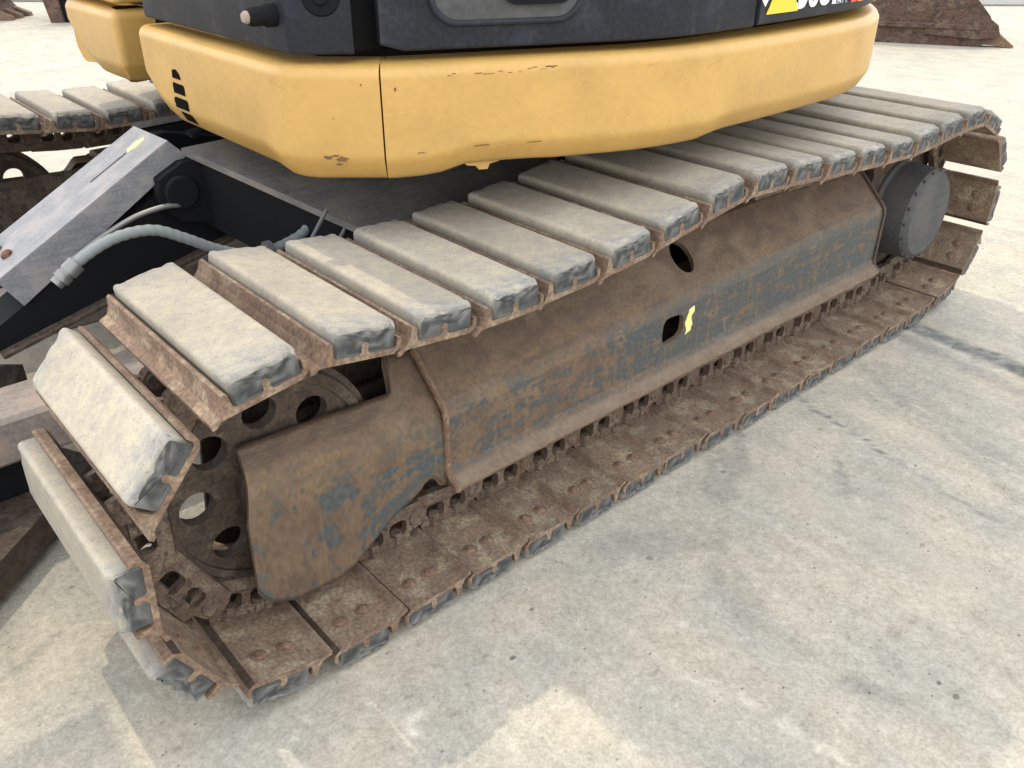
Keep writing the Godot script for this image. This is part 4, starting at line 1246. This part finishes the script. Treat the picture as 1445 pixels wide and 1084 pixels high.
func build_ground() -> void:
	var f := FastNoiseLite.new(); f.seed = 91; f.frequency = 0.9; f.fractal_octaves = 4
	var g := FastNoiseLite.new(); g.seed = 92; g.frequency = 9.0; g.fractal_octaves = 3
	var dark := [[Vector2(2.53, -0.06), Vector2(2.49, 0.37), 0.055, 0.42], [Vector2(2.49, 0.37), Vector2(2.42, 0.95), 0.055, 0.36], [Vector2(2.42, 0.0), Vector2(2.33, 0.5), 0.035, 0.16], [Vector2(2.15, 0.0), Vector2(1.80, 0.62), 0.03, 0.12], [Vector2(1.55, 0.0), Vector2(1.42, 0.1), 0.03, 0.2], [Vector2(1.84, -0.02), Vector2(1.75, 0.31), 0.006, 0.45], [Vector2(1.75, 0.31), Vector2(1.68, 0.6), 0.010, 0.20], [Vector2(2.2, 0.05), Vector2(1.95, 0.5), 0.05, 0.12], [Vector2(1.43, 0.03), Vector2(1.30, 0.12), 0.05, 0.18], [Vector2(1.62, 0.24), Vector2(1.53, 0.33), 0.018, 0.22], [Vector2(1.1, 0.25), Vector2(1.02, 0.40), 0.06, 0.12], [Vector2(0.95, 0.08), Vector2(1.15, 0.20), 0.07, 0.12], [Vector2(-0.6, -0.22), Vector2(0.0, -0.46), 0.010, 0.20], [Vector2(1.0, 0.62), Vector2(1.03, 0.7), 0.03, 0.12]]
	var white := [[Vector2(0.372, 0.165), Vector2(0.30, 0.225), 0.014, 0.75], [Vector2(0.80, 0.44), Vector2(0.845, 0.545), 0.018, 0.5], [Vector2(0.843, 0.60), Vector2(0.855, 0.73), 0.020, 0.55], [Vector2(0.22, 0.03), Vector2(0.17, 0.075), 0.010, 0.5], [Vector2(0.33, 0.07), Vector2(0.26, 0.14), 0.010, 0.5], [Vector2(2.46, 0.10), Vector2(2.40, 0.5), 0.008, 0.35], [Vector2(2.02, 0.13), Vector2(1.90, 0.62), 0.006, 0.5], [Vector2(1.475, -0.03), Vector2(1.36, 0.075), 0.006, 0.6], [Vector2(1.9, 0.05), Vector2(1.75, 0.5), 0.006, 0.30], [Vector2(1.55, 0.30), Vector2(1.46, 0.50), 0.008, 0.25], [Vector2(0.93, 0.40), Vector2(0.90, 0.50), 0.008, 0.3]]
	var st := begin()
	var base := Color(0.80, 0.80, 0.80)
	var blot := [Vector2(0.30, 0.14), Vector2(1.35, 0.70), Vector2(1.18, 0.62), Vector2(1.05, 0.72), Vector2(0.52, 0.2), Vector2(1.62, 0.75)]
	var rect := func(x0: float, x1: float, z0: float, z1: float, step: float, fine: bool) -> void:
		var nx := int(round((x1 - x0) / step)); var nz := int(round((z1 - z0) / step))
		var v := PackedVector3Array(); var c := PackedColorArray(); var idx := PackedInt32Array()
		for j in nz + 1:
			for i in nx + 1:
				var p := Vector2(lerpf(x0, x1, float(i) / nx), lerpf(z0, z1, float(j) / nz))
				var k := 0.68 + f.get_noise_2d(p.x, p.y) * 0.030 + g.get_noise_2d(p.x * 0.4, p.y * 0.4) * 0.018
				var blue := 0.0
				var ch := 0.0
				if fine:
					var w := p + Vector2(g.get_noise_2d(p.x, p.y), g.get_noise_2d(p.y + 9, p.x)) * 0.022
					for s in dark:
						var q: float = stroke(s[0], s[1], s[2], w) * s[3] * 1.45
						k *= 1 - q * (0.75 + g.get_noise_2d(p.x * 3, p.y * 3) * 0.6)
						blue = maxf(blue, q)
					for s in white:
						ch = maxf(ch, stroke(s[0], s[1], s[2], w) * s[3] * 1.25 * clampf(0.75 + g.get_noise_2d(p.x * 5, p.y * 5) * 2.2, 0, 1))
					for b in blot.size():
						var dd: float = p.distance_to(blot[b]) + g.get_noise_2d(p.x * 2, p.y * 2) * 0.02
						k *= 1 - 0.16 * (1 - sst(0.0, [0.012, 0.03, 0.025, 0.035, 0.012, 0.04][b], dd))
				k = lerpf(k, 1.0, ch)
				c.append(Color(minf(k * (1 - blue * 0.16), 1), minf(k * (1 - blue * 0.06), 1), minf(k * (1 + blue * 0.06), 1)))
				v.append(Vector3(p.x, 0, p.y))
		for j in nz:
			for i in nx:
				var o := j * (nx + 1) + i
				for e in [o, o + 1, o + nx + 2, o, o + nx + 2, o + nx + 1]: idx.append(e)
		st.set_smooth_group(1)
		for e in idx:
			st.set_color(c[e]); st.add_vertex(v[e])
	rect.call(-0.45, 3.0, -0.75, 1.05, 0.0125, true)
	rect.call(-0.45, 3.0, -6.0, -0.75, 0.15, false)
	rect.call(-0.45, 3.0, 1.05, 4.05, 0.15, false)
	rect.call(-8.0, -0.45, -20.0, 10.0, 0.5, false)
	rect.call(-0.45, 3.0, 4.05, 10.0, 0.5, false)
	rect.call(-0.45, 3.0, -20.0, -6.0, 0.5, false)
	rect.call(3.0, 30.0, -20.0, 10.0, 0.5, false)
	rect.call(-160.0, -8.0, -160.0, 160.0, 8.0, false)
	rect.call(30.0, 160.0, -160.0, 160.0, 8.0, false)
	rect.call(-8.0, 30.0, -160.0, -20.0, 5.0, false)
	rect.call(-8.0, 30.0, 10.0, 160.0, 5.0, false)
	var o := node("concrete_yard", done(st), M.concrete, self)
	o.set_meta("kind", "structure")
	o.set_meta("label", "pale worn concrete yard with scuffs and chalky scratches under the excavator")
	st = begin()
	boxat(st, Vector3(-14, 0.0, -0.12), Vector3(14, 0.10, 0.12), 0.02)
	var kb := node("kerb", done(st), M.kerb, self, Transform3D(Basis(Vector3.UP, -0.724), Vector3(12.5, 0, -4.0)))
	kb.set_meta("kind", "structure")
	kb.set_meta("label", "low concrete kerb at the far edge of the yard")

func build_background() -> void:
	# spare bucket lying on the yard beyond the tail
	var dir := Vector3(0.49, 0, 0.87).normalized()
	var t := thing("rusty_bucket", "rusty brown digging bucket lying on the yard behind the yellow tail", "bucket", Vector3(8.45, 0, -3.2))
	var bs := Basis(dir, Vector3.UP, dir.cross(Vector3.UP))
	var side := PackedVector2Array([Vector2(-0.75, 0.10), Vector2(-0.55, 0.0), Vector2(0.80, 0.0), Vector2(0.90, 0.05), Vector2(0.93, 0.14), Vector2(0.84, 0.28), Vector2(0.70, 0.42), Vector2(0.62, 0.62), Vector2(0.40, 0.95), Vector2(0.0, 1.1), Vector2(-0.5, 1.0), Vector2(-0.8, 0.6)])
	var st := begin()
	extrude(st, side, 0.0, 0.03, Transform3D(bs, Vector3.ZERO))
	extrude(st, side, -0.8, -0.77, Transform3D(bs, Vector3.ZERO))
	node("side_plate", done(st), M.bucket_rust, t)
	st = begin()
	for i in [0, 1, 8, 9, 10, 11]:
		var a := side[i]; var b := side[(i + 1) % side.size()]
		var d := (b - a).normalized(); var nrm := Vector2(-d.y, d.x) * 0.025
		extrude(st, PackedVector2Array([a, b, b + nrm, a + nrm]), -0.77, 0.0, Transform3D(bs, Vector3.ZERO))
	node("shell", done(st), M.bucket_rust, t)
	st = begin()
	extrude(st, PackedVector2Array([Vector2(0.30, 0.10), Vector2(0.78, 0.07), Vector2(0.97, 0.10), Vector2(0.93, 0.20), Vector2(0.72, 0.34), Vector2(0.40, 0.30)]), 0.031, 0.06, Transform3D(bs, Vector3.ZERO))
	node("side_cutter", done(st), M.bucket_rust, t)
	st = begin()
	box(st, Vector3(1.30, 0.05, 0.05), Transform3D(bs, bs * Vector3(0.15, 0.17, 0.045)), 0.01)
	node("wear_strip", done(st), M.bucket_rust, t)
	for k in 4:
		st = begin()
		extrude(st, PackedVector2Array([Vector2(0.78, 0.03), Vector2(1.10, 0.0), Vector2(1.11, 0.02), Vector2(0.98, 0.10), Vector2(0.80, 0.13)]), -0.05, 0.05, Transform3D(bs, bs * Vector3(0, 0, -0.04 - k * 0.23)))
		node("tooth", done(st), M.bolt_rust, t)
	# left: corner of another bucket and a dark attachment
	t = thing("spare_bucket", "rusty bucket with worn teeth at the top left corner of the yard", "bucket", Vector3(2.15, 0, -10.5))
	var d2 := Vector3(0.75, 0, 0.66)
	bs = Basis(d2, Vector3.UP, d2.cross(Vector3.UP))
	st = begin()
	extrude(st, PackedVector2Array([Vector2(-0.6, 0), Vector2(0.14, 0.0), Vector2(0.20, 0.06), Vector2(0.12, 0.15), Vector2(0.15, 0.3), Vector2(0.22, 0.42), Vector2(0.15, 0.7), Vector2(-0.6, 0.8)]), -0.5, 0.0, Transform3D(bs, Vector3.ZERO))
	node("shell", done(st), M.bucket_rust, t)
	for k in 3:
		st = begin()
		extrude(st, PackedVector2Array([Vector2(0.08, 0.01), Vector2(0.34, 0.0), Vector2(0.33, 0.04), Vector2(0.12, 0.12)]), -0.04, 0.04, Transform3D(bs, bs * Vector3(0, 0, -0.04 - 0.2 * k)))
		node("tooth", done(st), M.bolt_rust, t)
	t = thing("steel_attachment", "dark brown steel attachment standing on the yard beside the yellow front corner", "attachment", Vector3(2.78, 0, -9.75))
	st = begin()
	extrude(st, PackedVector2Array([Vector2(-0.10, 0), Vector2(0.60, 0.0), Vector2(0.75, 0.9), Vector2(-0.30, 0.9)]), -0.45, -0.02, Transform3D(bs, Vector3.ZERO))
	node("body_box", done(st), M.dark_steel, t)
	st = begin()
	extrude(st, PackedVector2Array([Vector2(-0.12, 0), Vector2(0.02, 0.0), Vector2(0.00, 0.3), Vector2(-0.06, 0.9), Vector2(-0.34, 0.9), Vector2(-0.16, 0.25)]), -0.02, 0.02, Transform3D(bs, Vector3.ZERO))
	node("side_plate", done(st), M.bucket_rust, t)
	st = begin()
	box(st, Vector3(0.66, 0.03, 0.03), Transform3D(bs, bs * Vector3(0.30, 0.28, 0.0)), 0.005)
	node("rib", done(st), M.bucket_rust, t)

# ---------------------------------------------------------------- scene
func _ready() -> void:
	var cam := Camera3D.new()
	cam.name = "camera"
	cam.fov = 48.726
	cam.near = 0.05; cam.far = 600.0
	cam.transform = Transform3D(Basis(Vector3(0.74994, 0.00384, 0.6615), Vector3(0.32885, 0.8655, -0.37784), Vector3(-0.57398, 0.50089, 0.64781)).orthonormalized(), Vector3(-0.1646, 1.24614, 1.0145))
	add_child(cam)
	cam.current = true
	var sky_mat := ProceduralSkyMaterial.new()
	sky_mat.sky_top_color = Color(0.86, 0.88, 0.91)
	sky_mat.sky_horizon_color = Color(0.96, 0.95, 0.92)
	sky_mat.ground_bottom_color = Color(0.55, 0.53, 0.48)
	sky_mat.ground_horizon_color = Color(0.80, 0.79, 0.76)
	sky_mat.sky_curve = 0.2
	sky_mat.sky_energy_multiplier = 1.64
	var sky := Sky.new(); sky.sky_material = sky_mat
	var env := Environment.new()
	env.background_mode = Environment.BG_SKY
	env.sky = sky
	env.background_energy_multiplier = 1.0
	env.tonemap_mode = Environment.TONE_MAPPER_LINEAR
	env.tonemap_exposure = 0.98
	env.sdfgi_enabled = true; env.ssao_enabled = true; env.ssil_enabled = true
	var we := WorldEnvironment.new(); we.name = "world_environment"; we.environment = env
	add_child(we)
	var sun := DirectionalLight3D.new()
	sun.name = "sun"
	sun.light_energy = 0.6
	sun.light_color = Color(1.0, 0.95, 0.86)
	sun.light_angular_distance = 0.6
	sun.shadow_enabled = true
	add_child(sun)
	sun.look_at_from_position(Vector3.ZERO, Vector3(-0.01, -0.918, 0.392), Vector3.UP)

	make_materials()
	build_ground()

	ex = thing("excavator", "yellow and black crawler excavator with rubber padded tracks and rusty track frame", "excavator", BASE)
	for k in 7: pads.append(make_pad(100 + k))
	for k in 5: plates.append(make_plate(60 + k))
	link_mesh = make_link(); bolt_mesh = make_bolt()
	for dz in [0.0, -1.87]:
		build_track(dz)
		build_wheels(dz)
	build_frame(0.0, 1.0)
	build_frame(-1.87, -1.0)
	build_centre()
	build_house()
	build_background()
